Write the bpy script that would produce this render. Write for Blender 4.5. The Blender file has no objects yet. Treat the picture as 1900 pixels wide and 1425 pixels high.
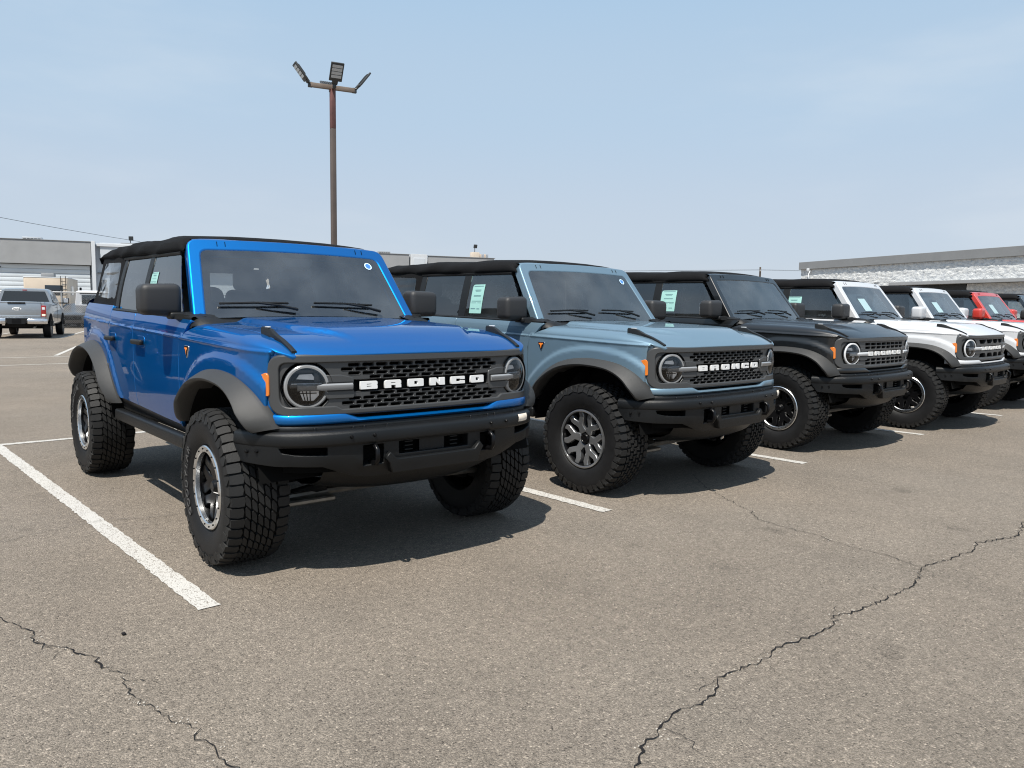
import bpy, bmesh, math, random
import numpy as np
from mathutils import Vector, Matrix, geometry, noise
random.seed(7)
scene = bpy.context.scene
R_ = math.radians

# ------------------------------------------------------------------ camera
def setup_camera():
    yaw, pitch, roll, height = R_(42.07), R_(-5.416), R_(0.706), 1.381
    F = Vector((math.sin(yaw)*math.cos(pitch), math.cos(yaw)*math.cos(pitch), math.sin(pitch)))
    R0 = Vector((math.cos(yaw), -math.sin(yaw), 0)); U0 = R0.cross(F)
    R = R0*math.cos(roll)+U0*math.sin(roll); U = U0*math.cos(roll)-R0*math.sin(roll)
    cd = bpy.data.cameras.new('camera'); co = bpy.data.objects.new('camera', cd)
    scene.collection.objects.link(co)
    M = Matrix((R, U, -F)).transposed().to_4x4(); M.translation = (0, 0, height)
    co.matrix_world = M
    cd.sensor_width = 36.0; cd.lens = 1446.7/1900*36.0
    cd.clip_start = .05; cd.clip_end = 6000
    scene.camera = co
setup_camera()

# ------------------------------------------------------------------ sky, sun, exposure
SUN = Vector((-.46, -.26, 1.0)).normalized()          # direction towards the sun
def setup_light():
    w = bpy.data.worlds.new('World'); scene.world = w; w.use_nodes = True
    nt = w.node_tree; nt.nodes.clear()
    out = nt.nodes.new('ShaderNodeOutputWorld'); bg = nt.nodes.new('ShaderNodeBackground')
    sky = nt.nodes.new('ShaderNodeTexSky'); sky.sky_type = 'NISHITA'; sky.sun_disc = False
    sky.sun_elevation = math.asin(SUN.z); sky.sun_rotation = math.atan2(SUN.x, SUN.y)
    sky.altitude = 0; sky.air_density = 1.0; sky.dust_density = 1.0; sky.ozone_density = 2.2
    bg.inputs[1].default_value = 0.074
    # summer haze: the clear sky pales towards the horizon
    tc = nt.nodes.new('ShaderNodeTexCoord'); sx = nt.nodes.new('ShaderNodeSeparateXYZ'); nt.links.new(tc.outputs['Generated'], sx.inputs[0])
    ab = nt.nodes.new('ShaderNodeMath'); ab.operation = 'ABSOLUTE'; nt.links.new(sx.outputs['Z'], ab.inputs[0])
    cr = nt.nodes.new('ShaderNodeValToRGB'); el = cr.color_ramp.elements; cr.color_ramp.interpolation = 'EASE'
    el[0].position = 0.0; el[0].color = (.655, .735, .850, 1); el[1].position = 1.0; el[1].color = (.46, .63, .88, 1)
    for p_, c_ in ((.10, (.635, .735, .865, 1)), (.25, (.565, .730, .905, 1)), (.45, (.465, .690, .930, 1))):
        e_ = el.new(p_); e_.color = c_
    nt.links.new(ab.outputs[0], cr.inputs[0])
    hz = nt.nodes.new('ShaderNodeVectorMath'); hz.operation = 'SCALE'; hz.inputs['Scale'].default_value = 8.5; nt.links.new(cr.outputs[0], hz.inputs[0])
    mx = nt.nodes.new('ShaderNodeMixRGB'); mx.inputs[0].default_value = .86
    nt.links.new(sky.outputs[0], mx.inputs[1]); nt.links.new(hz.outputs[0], mx.inputs[2])
    mp = nt.nodes.new('ShaderNodeMapping'); mp.inputs['Scale'].default_value = (1.3, 1.3, 5.0); nt.links.new(tc.outputs['Generated'], mp.inputs[0])
    nz = nt.nodes.new('ShaderNodeTexNoise'); nz.inputs['Scale'].default_value = 1.6; nz.inputs['Detail'].default_value = 7; nz.inputs['Roughness'].default_value = .55; nt.links.new(mp.outputs[0], nz.inputs['Vector'])
    cm = nt.nodes.new('ShaderNodeMapRange'); cm.interpolation_type = 'SMOOTHSTEP'
    for i, v in enumerate((.45, .76, 0, .30)): cm.inputs[1+i].default_value = v
    nt.links.new(nz.outputs['Fac'], cm.inputs[0])
    m3 = nt.nodes.new('ShaderNodeMixRGB'); m3.inputs[2].default_value = (7.2, 7.7, 8.2, 1); nt.links.new(cm.outputs[0], m3.inputs[0]); nt.links.new(mx.outputs[0], m3.inputs[1]); mx = m3
    nt.links.new(mx.outputs[0], bg.inputs[0]); nt.links.new(bg.outputs[0], out.inputs[0])
    ld = bpy.data.lights.new('sun', 'SUN'); ld.energy = 4.9; ld.angle = R_(.53); ld.color = (1, .95, .87)
    lo = bpy.data.objects.new('sun', ld); scene.collection.objects.link(lo)
    lo.rotation_euler = (-SUN).to_track_quat('-Z', 'Y').to_euler(); lo.location = (-20, -10, 40)
    vs = scene.view_settings
    vs.view_transform = 'Standard'; vs.look = 'None'; vs.exposure = 0.55; vs.gamma = 1.0; vs.use_curve_mapping = False
    scene.cycles.pixel_filter_type = 'BLACKMAN_HARRIS'; scene.cycles.filter_width = 1.1
setup_light()

# ------------------------------------------------------------------ small toolkit
COL = scene.collection
def tag(o, label=None, cat=None, group=None, kind=None):
    if label: o['label'] = label
    if cat: o['category'] = cat
    if group: o['group'] = group
    if kind: o['kind'] = kind
    return o
def empty(name, loc=(0, 0, 0), rz=0, label=None, cat=None, group=None):
    o = bpy.data.objects.new(name, None); COL.objects.link(o); o.empty_display_size = .2
    o.location = loc; o.rotation_euler = (0, 0, rz)
    return tag(o, label, cat, group)
MESH = {}
def make_mesh(name, d):
    v, f, n, ang = d
    me = bpy.data.meshes.new(name); me.from_pydata([tuple(p) for p in v], [], f); me.update()
    if n is not None:
        me.shade_smooth(); me.normals_split_custom_set_from_vertices([tuple(x) for x in n])
    elif ang:
        me.shade_smooth(); me.set_sharp_from_angle(angle=R_(ang))
    me.materials.append(None)
    return me
def part(name, key, fn, mat, parent=None, loc=None, rot=None, kind=None):
    """one mesh object; meshes with the same key are shared"""
    if key is None: me = make_mesh(name, fn())
    else:
        if key not in MESH: MESH[key] = make_mesh(name, fn())
        me = MESH[key]
    o = bpy.data.objects.new(name, me); COL.objects.link(o)
    o.material_slots[0].link = 'OBJECT'; o.material_slots[0].material = mat
    if parent: o.parent = parent
    if loc is not None: o.location = loc
    if rot is not None: o.rotation_euler = rot
    if kind: o['kind'] = kind
    return o
def sstep(a, b, x):
    t = max(0, min(1, (x-a)/(b-a))); return t*t*(3-2*t)
def interp(tab, x):
    if x <= tab[0][0]: return tab[0][1]
    for i in range(len(tab)-1):
        x0, y0 = tab[i]; x1, y1 = tab[i+1]
        if x <= x1: 
            t = (x-x0)/(x1-x0); return y0+(y1-y0)*t
    return tab[-1][1]
def sinterp(tab, x):
    """smooth (Catmull-Rom / Hermite) interpolation of a table"""
    n = len(tab)
    if x <= tab[0][0]: return tab[0][1]
    if x >= tab[-1][0]: return tab[-1][1]
    for i in range(n-1):
        if x <= tab[i+1][0]:
            x0, y0 = tab[i]; x1, y1 = tab[i+1]; h = x1-x0
            def sl(k):
                if k == 0: return (tab[1][1]-tab[0][1])/(tab[1][0]-tab[0][0])
                if k == n-1: return (tab[-1][1]-tab[-2][1])/(tab[-1][0]-tab[-2][0])
                return (tab[k+1][1]-tab[k-1][1])/(tab[k+1][0]-tab[k-1][0])
            t = (x-x0)/h; m0 = sl(i)*h; m1 = sl(i+1)*h
            return (2*t**3-3*t*t+1)*y0+(t**3-2*t*t+t)*m0+(-2*t**3+3*t*t)*y1+(t**3-t*t)*m1
class Curve2:
    """smooth 2D polyline, symmetric about x=0, by signed arclength a (a<0: mirrored in x)"""
    def __init__(s, pts, n=16):
        P = [Vector((-pts[1][0], pts[1][1]))]+[Vector(p) for p in pts]
        P.append(P[-1]*2-P[-2]); D = []
        for i in range(1, len(P)-2):
            a, b, c, d = P[i-1:i+3]
            for k in range(n):
                t = k/n
                D.append(.5*((2*b)+(c-a)*t+(2*a-5*b+4*c-d)*t*t+(3*b-a-3*c+d)*t**3))
        D.append(P[-2]); s.D = D; L = [0]
        for i in range(1, len(D)): L.append(L[-1]+(D[i]-D[i-1]).length)
        s.L = L
    def at(s, a):
        q = abs(a); sg = 1 if a >= 0 else -1
        L, D = s.L, s.D
        if q >= L[-1]: i = len(L)-2
        else:
            i = max(0, min(len(L)-2, int(np.searchsorted(L, q))-1))
        t = (q-L[i])/(L[i+1]-L[i]); p = D[i]+(D[i+1]-D[i])*t
        def tang(k):
            k0, k1 = max(0, k-1), min(len(D)-1, k+1)
            v = (D[k1]-D[k0]).normalized()
            return Vector((1, 0)) if k == 0 else v
        tn = (tang(i)*(1-t)+tang(i+1)*t).normalized()
        nn = Vector((tn.y, -tn.x))
        return Vector((p.x*sg, p.y)), Vector((nn.x*sg, nn.y))
    def a_of_x(s, x):
        q = abs(x)
        for i in range(len(s.D)-1):
            if s.D[i+1].x >= q:
                t = (q-s.D[i].x)/(s.D[i+1].x-s.D[i].x+1e-9)
                return math.copysign(s.L[i]+(s.L[i+1]-s.L[i])*t, x)
        return math.copysign(s.L[-1], x)
    def y_of_x(s, x): return s.at(s.a_of_x(x))[0].y

def area2(p): return .5*sum(p[i][0]*p[(i+1) % len(p)][1]-p[(i+1) % len(p)][0]*p[i][1] for i in range(len(p)))
def resample(p, seg):
    out = []
    for i in range(len(p)):
        a, b = p[i], p[(i+1) % len(p)]; d = math.hypot(b[0]-a[0], b[1]-a[1]); k = max(1, int(math.ceil(d/seg-1e-6)))
        for j in range(k): out.append((a[0]+(b[0]-a[0])*j/k, a[1]+(b[1]-a[1])*j/k))
    return out
def round_poly(p, r, n=4):
    """round the corners of a polygon; r is one radius or a list"""
    out = []; m = len(p)
    for i in range(m):
        a, b, c = Vector(p[i-1]), Vector(p[i]), Vector(p[(i+1) % m])
        rr = r[i] if isinstance(r, (list, tuple)) else r
        u, v = (a-b), (c-b); rr = min(rr, u.length*.49, v.length*.49)
        if rr < 1e-5: out.append(tuple(b)); continue
        A, B = b+u.normalized()*rr, b+v.normalized()*rr
        for k in range(n+1):
            t = k/n; out.append(tuple(A*(1-t)**2+b*2*t*(1-t)+B*t*t))
    return out
def smooth_open(p, n=6):
    P = [Vector(q) for q in p]; P = [P[0]*2-P[1]]+P+[P[-1]*2-P[-2]]; o = []
    for i in range(1, len(P)-2):
        a, b, c, d = P[i-1:i+3]
        for k in range(n):
            t = k/n; o.append(.5*((2*b)+(c-a)*t+(2*a-5*b+4*c-d)*t*t+(3*b-a-3*c+d)*t**3))
    o.append(P[-2]); return o
def pip(pts, loops):
    pts = np.asarray(pts); ins = np.zeros(len(pts), bool)
    for lp in loops:
        L = np.asarray(lp); A = L; B = np.roll(L, -1, 0)
        for (ax, ay), (bx, by) in zip(A, B):
            c = (ay > pts[:, 1]) != (by > pts[:, 1])
            if by != ay: ins ^= c & (pts[:, 0] < (bx-ax)*(pts[:, 1]-ay)/(by-ay)+ax)
    return ins
LIP = [(.0014, .0006, 40), (.0022, .003, 85), (.0022, .022, 90)]
def rlip(r, back=0.0, n=4, full=90):
    l = [(r*math.sin(R_(full*k/n)), r*(1-math.cos(R_(full*k/n))), full*k/n) for k in range(1, n+1)]
    if back: l.append((l[-1][0], l[-1][1]+back, 90))
    return l
def panel(outline, surf, out, holes=(), step=.04, seg=None, lip=LIP, hole_lip=None, extra=()):
    """sheet-metal piece: a trimmed region of a surface with rolled edges"""
    seg = seg or step
    loops = [resample(outline, seg)]
    if area2(loops[0]) < 0: loops[0].reverse()
    for h in holes:
        q = resample(h, seg)
        if area2(q) > 0: q.reverse()
        loops.append(q)
    pts = []; edges = []; lid = []
    for lp in loops:
        b = len(pts); pts += lp; lid.append(range(b, b+len(lp)))
        edges += [(b+i, b+(i+1) % len(lp)) for i in range(len(lp))]
    P = np.array(pts); lo, hi = P.min(0), P.max(0)
    nx, ny = int((hi[0]-lo[0])/step), int((hi[1]-lo[1])/step)
    if nx > 0 and ny > 0:
        G = np.array([(lo[0]+(i+.5+.25*(j % 2))*(hi[0]-lo[0])/(nx+.5), lo[1]+(j+.5)*(hi[1]-lo[1])/(ny+.5)) for i in range(nx+1) for j in range(ny+1)])
        G = G[pip(G, loops)]
        A = P[[e[0] for e in edges]]; B = P[[e[1] for e in edges]]; d = B-A; dd = (d**2).sum(1)+1e-12
        keep = []
        for g in G:
            t = np.clip(((g-A)*d).sum(1)/dd, 0, 1); q = A+d*t[:, None]
            if ((g-q)**2).sum(1).min() > (.45*step)**2: keep.append(tuple(g))
        if len(extra):
            X = np.array(extra); X = X[pip(X, loops)]; kk = np.array(keep)
            lo_, hi_ = X[:, 1].min()-.006, X[:, 1].max()+.006
            for x_ in X:
                t = np.clip(((x_-A)*d).sum(1)/dd, 0, 1); q = A+d*t[:, None]
                if ((x_-q)**2).sum(1).min() > .003**2: keep.append(tuple(x_))
        pts += keep
    v2, e2, f2, ov, oe, of = geometry.delaunay_2d_cdt([Vector(p) for p in pts], edges, [], 0, 1e-7)
    inv = {}
    for k, o in enumerate(ov):
        for i in o: inv[i] = k
    cen = np.array([[(v2[f[0]].x+v2[f[1]].x+v2[f[2]].x)/3, (v2[f[0]].y+v2[f[1]].y+v2[f[2]].y)/3] for f in f2])
    ok = pip(cen, loops)
    e = 2e-4
    V = []; DU = []; DV = []; N = []
    for p in v2:
        u, v = p.x, p.y
        du = (surf(u+e, v)-surf(u-e, v))/(2*e); dv = (surf(u, v+e)-surf(u, v-e))/(2*e)
        n = du.cross(dv); V.append(surf(u, v)); DU.append(du); DV.append(dv)
        N.append(n.normalized() if n.length > 1e-9 else Vector((0, 0, 1)))
    s = 0
    for n in N: s += n.dot(Vector(out))
    sg = 1 if s >= 0 else -1
    N = [n*sg for n in N]
    F = []
    for f, k in zip(f2, ok):
        if k:
            a, b, c = f
            ar = (v2[b]-v2[a]).cross(v2[c]-v2[a]) if True else 0
            if (ar > 0) != (sg > 0): b, c = c, b
            F.append((a, b, c))
    for li, lp in enumerate(loops):
        L = hole_lip if (li > 0 and hole_lip is not None) else lip
        if not L: continue
        ids = [inv[i] for i in lid[li]]; m = len(ids); O = []
        for i in range(m):
            a, b, c = lp[i-1], lp[i], lp[(i+1) % m]
            t1 = Vector((b[0]-a[0], b[1]-a[1])).normalized(); t2 = Vector((c[0]-b[0], c[1]-b[1])).normalized()
            n1 = Vector((t1.y, -t1.x)); n2 = Vector((t2.y, -t2.x)); nn = (n1+n2)
            if nn.length < 1e-6: nn = n1
            nn.normalize(); k = ids[i]
            sc = 1/max(.5, nn.dot(n1))
            o = DU[k].normalized()*nn.x+DV[k].normalized()*nn.y
            o = (o-N[k]*o.dot(N[k])).normalized(); O.append((o, sc))
        prev = ids
        for (du_, dp, ph) in L:
            cur = []
            for i in range(m):
                k = ids[i]; o, sc = O[i]
                V.append(V[k]+o*du_*sc-N[k]*dp); cur.append(len(V)-1)
                N.append((N[k]*math.cos(R_(ph))+o*math.sin(R_(ph))).normalized())
            for i in range(m):
                j = (i+1) % m; q = (prev[i], cur[i], cur[j], prev[j])
                F.append(q if sg > 0 else q[::-1])
            prev = cur
    return V, F, N, None
def grid(rows, closed=False, ang=35, cap=False):
    """rows of points -> quads"""
    V = [Vector(p) for r in rows for p in r]; n = len(rows[0]); F = []
    for i in range(len(rows)-1):
        for j in range(n if closed else n-1):
            k = (j+1) % n
            F.append((i*n+j, i*n+k, (i+1)*n+k, (i+1)*n+j))
    if cap: F.append(tuple(range(n))[::-1]); F.append(tuple((len(rows)-1)*n+j for j in range(n)))
    return fixn(V, F, ang)
def fixn(V, F, ang=35):
    me = bpy.data.meshes.new('tmp'); me.from_pydata([tuple(v) for v in V], [], F)
    bm = bmesh.new(); bm.from_mesh(me); bmesh.ops.recalc_face_normals(bm, faces=bm.faces[:])
    bm.verts.ensure_lookup_table()
    V = [v.co.copy() for v in bm.verts]; F = [tuple(v.index for v in f.verts) for f in bm.faces]
    bm.free(); bpy.data.meshes.remove(me)
    return V, F, None, ang
def rbox(size, bev=.01, seg=3, fn=None, ang=40, c=(0, 0, 0)):
    bm = bmesh.new(); bmesh.ops.create_cube(bm, size=1)
    for v in bm.verts: v.co = Vector((v.co.x*size[0], v.co.y*size[1], v.co.z*size[2]))
    if fn:
        for v in bm.verts: v.co = Vector(fn(v.co))
    if bev: bmesh.ops.bevel(bm, geom=bm.edges[:], offset=bev, segments=seg, profile=.5, affect='EDGES', clamp_overlap=True)
    bm.verts.index_update()
    V = [v.co+Vector(c) for v in bm.verts]; F = [tuple(v.index for v in f.verts) for f in bm.faces]; bm.free()
    return V, F, None, ang
def tube(path, r, n=8, caps=True, ang=50):
    P = [Vector(p) for p in path]; rows = []; up = None
    for i, p in enumerate(P):
        t = (P[min(i+1, len(P)-1)]-P[max(i-1, 0)]).normalized()
        if up is None: up = t.orthogonal().normalized()
        up = (up-t*up.dot(t)).normalized(); b = t.cross(up)
        rr = r[i] if isinstance(r, (list, tuple)) else r
        rows.append([p+(up*math.cos(2*math.pi*k/n)+b*math.sin(2*math.pi*k/n))*rr for k in range(n)])
    return grid(rows, True, ang, caps)
def lathe(prof, n=48, ang=35, a0=0, a1=2*math.pi):
    """profile (x, r) turned about the x axis"""
    full = abs(a1-a0-2*math.pi) < 1e-6; m = n if full else n+1
    rows = [[Vector((x, r*math.cos(a0+(a1-a0)*k/n), r*math.sin(a0+(a1-a0)*k/n))) for k in range(m)] for x, r in prof]
    return grid(rows, full, ang)
def join(*ds, ang=35):
    V = []; F = []
    for d in ds:
        b = len(V); V += [Vector(p) for p in d[0]]; F += [tuple(i+b for i in f) for f in d[1]]
    return V, F, None, ang
def xform(d, M):
    return [M @ Vector(p) for p in d[0]], d[1], ([(M.to_3x3() @ Vector(n)).normalized() for n in d[2]] if d[2] else None), d[3]
def T(x, y, z): return Matrix.Translation((x, y, z))
def RX(a): return Matrix.Rotation(a, 4, 'X')
def RY(a): return Matrix.Rotation(a, 4, 'Y')
def RZ(a): return Matrix.Rotation(a, 4, 'Z')
def prism(poly, depth, M=None, bev=0, ang=30):
    """polygon in (x,z) pushed through y by depth (front face at y=0)"""
    d = panel(poly, lambda u, v: Vector((u, 0, v)), (0, -1, 0), step=10, seg=10,
              lip=[(bev, bev, 45), (bev, depth, 90)] if bev else [(0, 0, 90), (0, depth, 90)])
    V, F = d[0], d[1]; n = len(poly); m = len(V)
    F = list(F)+[tuple(range(m-n, m))]
    d = fixn(V, F, ang)
    return xform(d, M) if M else d
def text_mesh(txt, size=1.0, extrude=.0):
    cu = bpy.data.curves.new('t', 'FONT'); cu.body = txt; cu.size = size; cu.extrude = extrude
    cu.align_x = 'CENTER'; cu.align_y = 'CENTER'; cu.resolution_u = 3
    o = bpy.data.objects.new('t', cu); COL.objects.link(o)
    dg = bpy.context.evaluated_depsgraph_get(); dg.update()
    me = bpy.data.meshes.new_from_object(o.evaluated_get(dg))
    V = [v.co.copy() for v in me.vertices]; F = [tuple(p.vertices) for p in me.polygons]
    bpy.data.objects.remove(o); bpy.data.curves.remove(cu); bpy.data.meshes.remove(me)
    return V, F, None, 30

# ------------------------------------------------------------------ materials
def newmat(name):
    m = bpy.data.materials.new(name); m.use_nodes = True
    return m, m.node_tree, m.node_tree.nodes['Principled BSDF']
def P(name, col, rough=.5, metal=0., coat=0., spec=.5, bump=None, var=None, **kw):
    """principled; bump=(scale,strength); var=(scale,amount) mottles colour and roughness a little"""
    m, nt, b = newmat(name)
    b.inputs['Base Color'].default_value = (*col, 1); b.inputs['Roughness'].default_value = rough
    b.inputs['Metallic'].default_value = metal; b.inputs['Coat Weight'].default_value = coat
    b.inputs['Coat Roughness'].default_value = kw.get('coat_rough', .03)
    b.inputs['Specular IOR Level'].default_value = spec
    if 'emit' in kw:
        b.inputs['Emission Color'].default_value = (*kw['emit'][0], 1); b.inputs['Emission Strength'].default_value = kw['emit'][1]
    if bump or var: tc = nt.nodes.new('ShaderNodeTexCoord')
    if bump:
        n = nt.nodes.new('ShaderNodeTexNoise'); n.inputs['Scale'].default_value = bump[0]; n.inputs['Detail'].default_value = 3
        bp = nt.nodes.new('ShaderNodeBump'); bp.inputs['Strength'].default_value = bump[1]; bp.inputs['Distance'].default_value = .004
        nt.links.new(tc.outputs['Object'], n.inputs['Vector']); nt.links.new(n.outputs['Fac'], bp.inputs['Height']); nt.links.new(bp.outputs[0], b.inputs['Normal'])
    if var:
        n = nt.nodes.new('ShaderNodeTexNoise'); n.inputs['Scale'].default_value = var[0]; n.inputs['Detail'].default_value = 5
        nt.links.new(tc.outputs['Object'], n.inputs['Vector'])
        mp = nt.nodes.new('ShaderNodeMapRange'); mp.inputs[3].default_value = 1-var[1]; mp.inputs[4].default_value = 1+var[1]
        mp.inputs[1].default_value = .25; mp.inputs[2].default_value = .75
        mx = nt.nodes.new('ShaderNodeVectorMath'); mx.operation = 'SCALE'; mx.inputs[0].default_value = col
        nt.links.new(n.outputs['Fac'], mp.inputs[0]); nt.links.new(mp.outputs[0], mx.inputs['Scale']); nt.links.new(mx.outputs[0], b.inputs['Base Color'])
        m2 = nt.nodes.new('ShaderNodeMapRange'); m2.inputs[3].default_value = max(0, rough-var[1]*.3); m2.inputs[4].default_value = min(1, rough+var[1]*.3)
        nt.links.new(n.outputs['Fac'], m2.inputs[0]); nt.links.new(m2.outputs[0], b.inputs['Roughness'])
    return m
def paint(name, col, metal=.0, rough=.38, flake=.0, edge=None, coat=.8):
    m, nt, b = newmat(name)
    b.inputs['Base Color'].default_value = (*col, 1); b.inputs['Metallic'].default_value = metal
    b.inputs['Roughness'].default_value = rough; b.inputs['Coat Weight'].default_value = coat; b.inputs['Coat Roughness'].default_value = .025
    if edge: b.inputs['Specular Tint'].default_value = (*edge, 1)
    tc = nt.nodes.new('ShaderNodeTexCoord')
    if flake:      # metallic flake: each tiny cell tilts the base layer a little
        v = nt.nodes.new('ShaderNodeTexVoronoi'); v.inputs['Scale'].default_value = 900
        bp = nt.nodes.new('ShaderNodeBump'); bp.inputs['Strength'].default_value = flake; bp.inputs['Distance'].default_value = .001
        nt.links.new(tc.outputs['Object'], v.inputs['Vector']); nt.links.new(v.outputs['Color'], bp.inputs['Height']); nt.links.new(bp.outputs[0], b.inputs['Normal'])
    n = nt.nodes.new('ShaderNodeTexNoise'); n.inputs['Scale'].default_value = 2.2; n.inputs['Detail'].default_value = 6   # light dust film
    mp = nt.nodes.new('ShaderNodeMapRange'); mp.inputs[1].default_value = .35; mp.inputs[2].default_value = .8; mp.inputs[3].default_value = .012; mp.inputs[4].default_value = .04
    nt.links.new(tc.outputs['Object'], n.inputs['Vector']); nt.links.new(n.outputs['Fac'], mp.inputs[0]); nt.links.new(mp.outputs[0], b.inputs['Coat Roughness'])
    return m
def glass(name, tint, ior=1.5, rough=.0, refl=1.0, dust_veil=0.0):
    m, nt, b = newmat(name); nt.nodes.remove(b); out = nt.nodes['Material Output']
    tr = nt.nodes.new('ShaderNodeBsdfTransparent'); tr.inputs[0].default_value = (*tint, 1)
    gl = nt.nodes.new('ShaderNodeBsdfGlossy'); gl.inputs['Roughness'].default_value = rough; gl.inputs[0].default_value = (refl, refl, refl, 1)
    fr = nt.nodes.new('ShaderNodeFresnel'); fr.inputs[0].default_value = ior
    mx = nt.nodes.new('ShaderNodeMixShader')
    nt.links.new(fr.outputs[0], mx.inputs[0]); nt.links.new(tr.outputs[0], mx.inputs[1]); nt.links.new(gl.outputs[0], mx.inputs[2]); last = mx
    if dust_veil:  # thin dust, paled into a veil that stands in for reflected sky
        df = nt.nodes.new('ShaderNodeBsdfDiffuse'); df.inputs[0].default_value = (.50, .54, .56, 1); m2 = nt.nodes.new('ShaderNodeMixShader'); m2.inputs[0].default_value = dust_veil
        tc = nt.nodes.new('ShaderNodeTexCoord'); n = nt.nodes.new('ShaderNodeTexNoise'); n.inputs['Scale'].default_value = 3.5; n.inputs['Detail'].default_value = 4; nt.links.new(tc.outputs['Object'], n.inputs['Vector'])
        r = nt.nodes.new('ShaderNodeMapRange'); r.inputs[1].default_value = .3; r.inputs[2].default_value = .7; r.inputs[3].default_value = dust_veil*.35; r.inputs[4].default_value = dust_veil*1.6
        nt.links.new(n.outputs['Fac'], r.inputs[0]); nt.links.new(r.outputs[0], m2.inputs[0])
        nt.links.new(mx.outputs[0], m2.inputs[1]); nt.links.new(df.outputs[0], m2.inputs[2]); last = m2
    nt.links.new(last.outputs[0], out.inputs[0])
    return m
M = dict(
    blk=P('black_plastic', (.008, .0085, .009), .46, spec=.28, bump=(700, .25), var=(6, .12)),
    grey_plastic=P('grey_plastic', (.033, .033, .0325), .52, spec=.35, bump=(600, .3), var=(5, .10)),
    grille=P('grille_grey', (.044, .045, .046), .36, bump=(900, .10)),
    bumper=P('powder_black', (.0065, .007, .0075), .38, spec=.30, bump=(500, .35), var=(5, .10)),
    dark=P('dark_void', (.004, .004, .004), .9, spec=.1),
    under=P('underbody', (.010, .010, .010), .75, spec=.25, var=(9, .3)),
    steel=P('worn_steel', (.22, .21, .19), .45, .8, var=(20, .2)),
    chrome=P('bright_metal', (.75, .75, .76), .14, 1.0),
    ring=P('machined_ring', (.72, .73, .74), .26, 1.0, var=(30, .08)),
    alloy=P('grey_alloy', (.30, .305, .31), .28, .8, var=(30, .05)),
    gblk=P('gloss_black', (.0035, .0035, .004), .3, spec=.22),
    rubber=P('tyre_rubber', (.009, .009, .0095), .56, spec=.22, bump=(260, .35), var=(18, .18)),
    tread=P('tread_rubber', (.0155, .0155, .0155), .56, spec=.25, bump=(200, .3), var=(14, .15)),
    relief=P('raised_rubber', (.050, .050, .051), .45),
    fabric=P('softtop_fabric', (.0055, .0055, .006), .85, spec=.15, bump=(900, .5), var=(5, .2)),
    vinyl=glass('clear_vinyl', (.55, .57, .58), 1.75, .03),
    screen=glass('windscreen_glass', (.88, .92, .91), 2.2, dust_veil=.042),
    clear=glass('side_glass', (.80, .85, .84), 2.0, dust_veil=.02),
    tint=glass('privacy_glass', (.055, .06, .062), 1.9, dust_veil=.008),
    lens=glass('lamp_lens', (.95, .95, .95), 1.5),
    frit=P('frit_black', (.010, .011, .012), .08, coat=.3),
    white=P('letter_white', (.70, .70, .69), .4),
    drl=P('light_pipe', (.62, .63, .64), .18, coat=.7),
    drl_dim=P('light_pipe_dim', (.22, .225, .23), .2, coat=.7),
    amber=P('amber_lens', (.62, .17, .02), .2, coat=.8),
    red=P('red_lens', (.26, .010, .010), .15, coat=.8),
    seat=P('seat_trim', (.24, .245, .25), .7, bump=(300, .3)),
    dash=P('dash_trim', (.10, .102, .105), .7, bump=(300, .2)),
    tape=P('masking_tape', (.80, .70, .58), .7, var=(40, .1)),
    sheet=P('pale_green_sheet', (.28, .50, .46), .6, var=(8, .04)),
    paper=P('white_paper', (.30, .42, .44), .6),
    mirror=P('mirror_shell', (.024, .024, .025), .5, spec=.4, bump=(700, .25)),
    refl=P('lamp_reflector', (.72, .73, .74), .32, .5),
    pale=P('pale_reflection', (.62, .68, .72), .7),  # pale colour standing in for a bright reflection
    ink=P('print_ink', (.10, .20, .22), .6),
    orange=P('badge_orange', (.85, .24, .03), .4),
    stick=P('sticker_blue', (.05, .18, .62), .4), stick2=P('sticker_pale', (.62, .80, .95), .4),
)
PAINT = dict(
    blue=paint('velocity_blue', (.001, .150, .455), .86, .46, .05, (.004, .11, .32), .9),
    azure=paint('grey_blue', (.145, .222, .282), .45, .46, .05, (.30, .40, .46), .8),
    black=paint('shadow_black', (.0025, .0028, .003), .0, .4, coat=.6),
    white=paint('oxford_white', (.49, .50, .515), .0, .45),
    red=paint('race_red', (.44, .030, .018), .0, .4),
    slate=paint('dark_slate', (.03, .045, .06), .4, .4),
    silver=paint('silver_paint', (.33, .36, .39), .7, .38, .06),
    darkgrey=paint('dark_grey_paint', (.06, .062, .066), .4, .4))
# ================================================================== the off-roader
# local frame: x across (visible side is -x), y towards the rear, z up; origin on the ground under the front axle
WB = 2.949
PC = Curve2([(0, -.655), (.2, -.652), (.4, -.642), (.55, -.626), (.66, -.602), (.73, -.573), (.775, -.538), (.802, -.492), (.814, -.44), (.82, -.36)])
BC = Curve2([(0, -.735), (.3, -.728), (.5, -.706), (.65, -.664), (.75, -.606), (.82, -.528), (.878, -.42), (.905, -.32)])
def W_(y):
    if y < -.2: return .868-.105*(((-.2-y)/.4)**2.3)
    if y > 2.0: return .868-.055*(((y-2)/1.55)**1.7)
    return .868
def zc(y): return 1.163+.0285*(y+.5)
def belt(y): return 1.298+.0225*(y-.5)
FL_F = smooth_open([(-.552, .792), (-.515, .865), (-.42, .958), (-.27, 1.022), (-.05, 1.046), (.15, 1.038), (.33, .998), (.48, .92), (.60, .82), (.695, .715)], 5)
FL_R = smooth_open([(2.19, .650), (2.27, .775), (2.39, .92), (2.56, 1.03), (2.78, 1.085), (3.02, 1.092), (3.24, 1.045), (3.40, .96), (3.50, .86), (3.545, .775)], 5)
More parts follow.
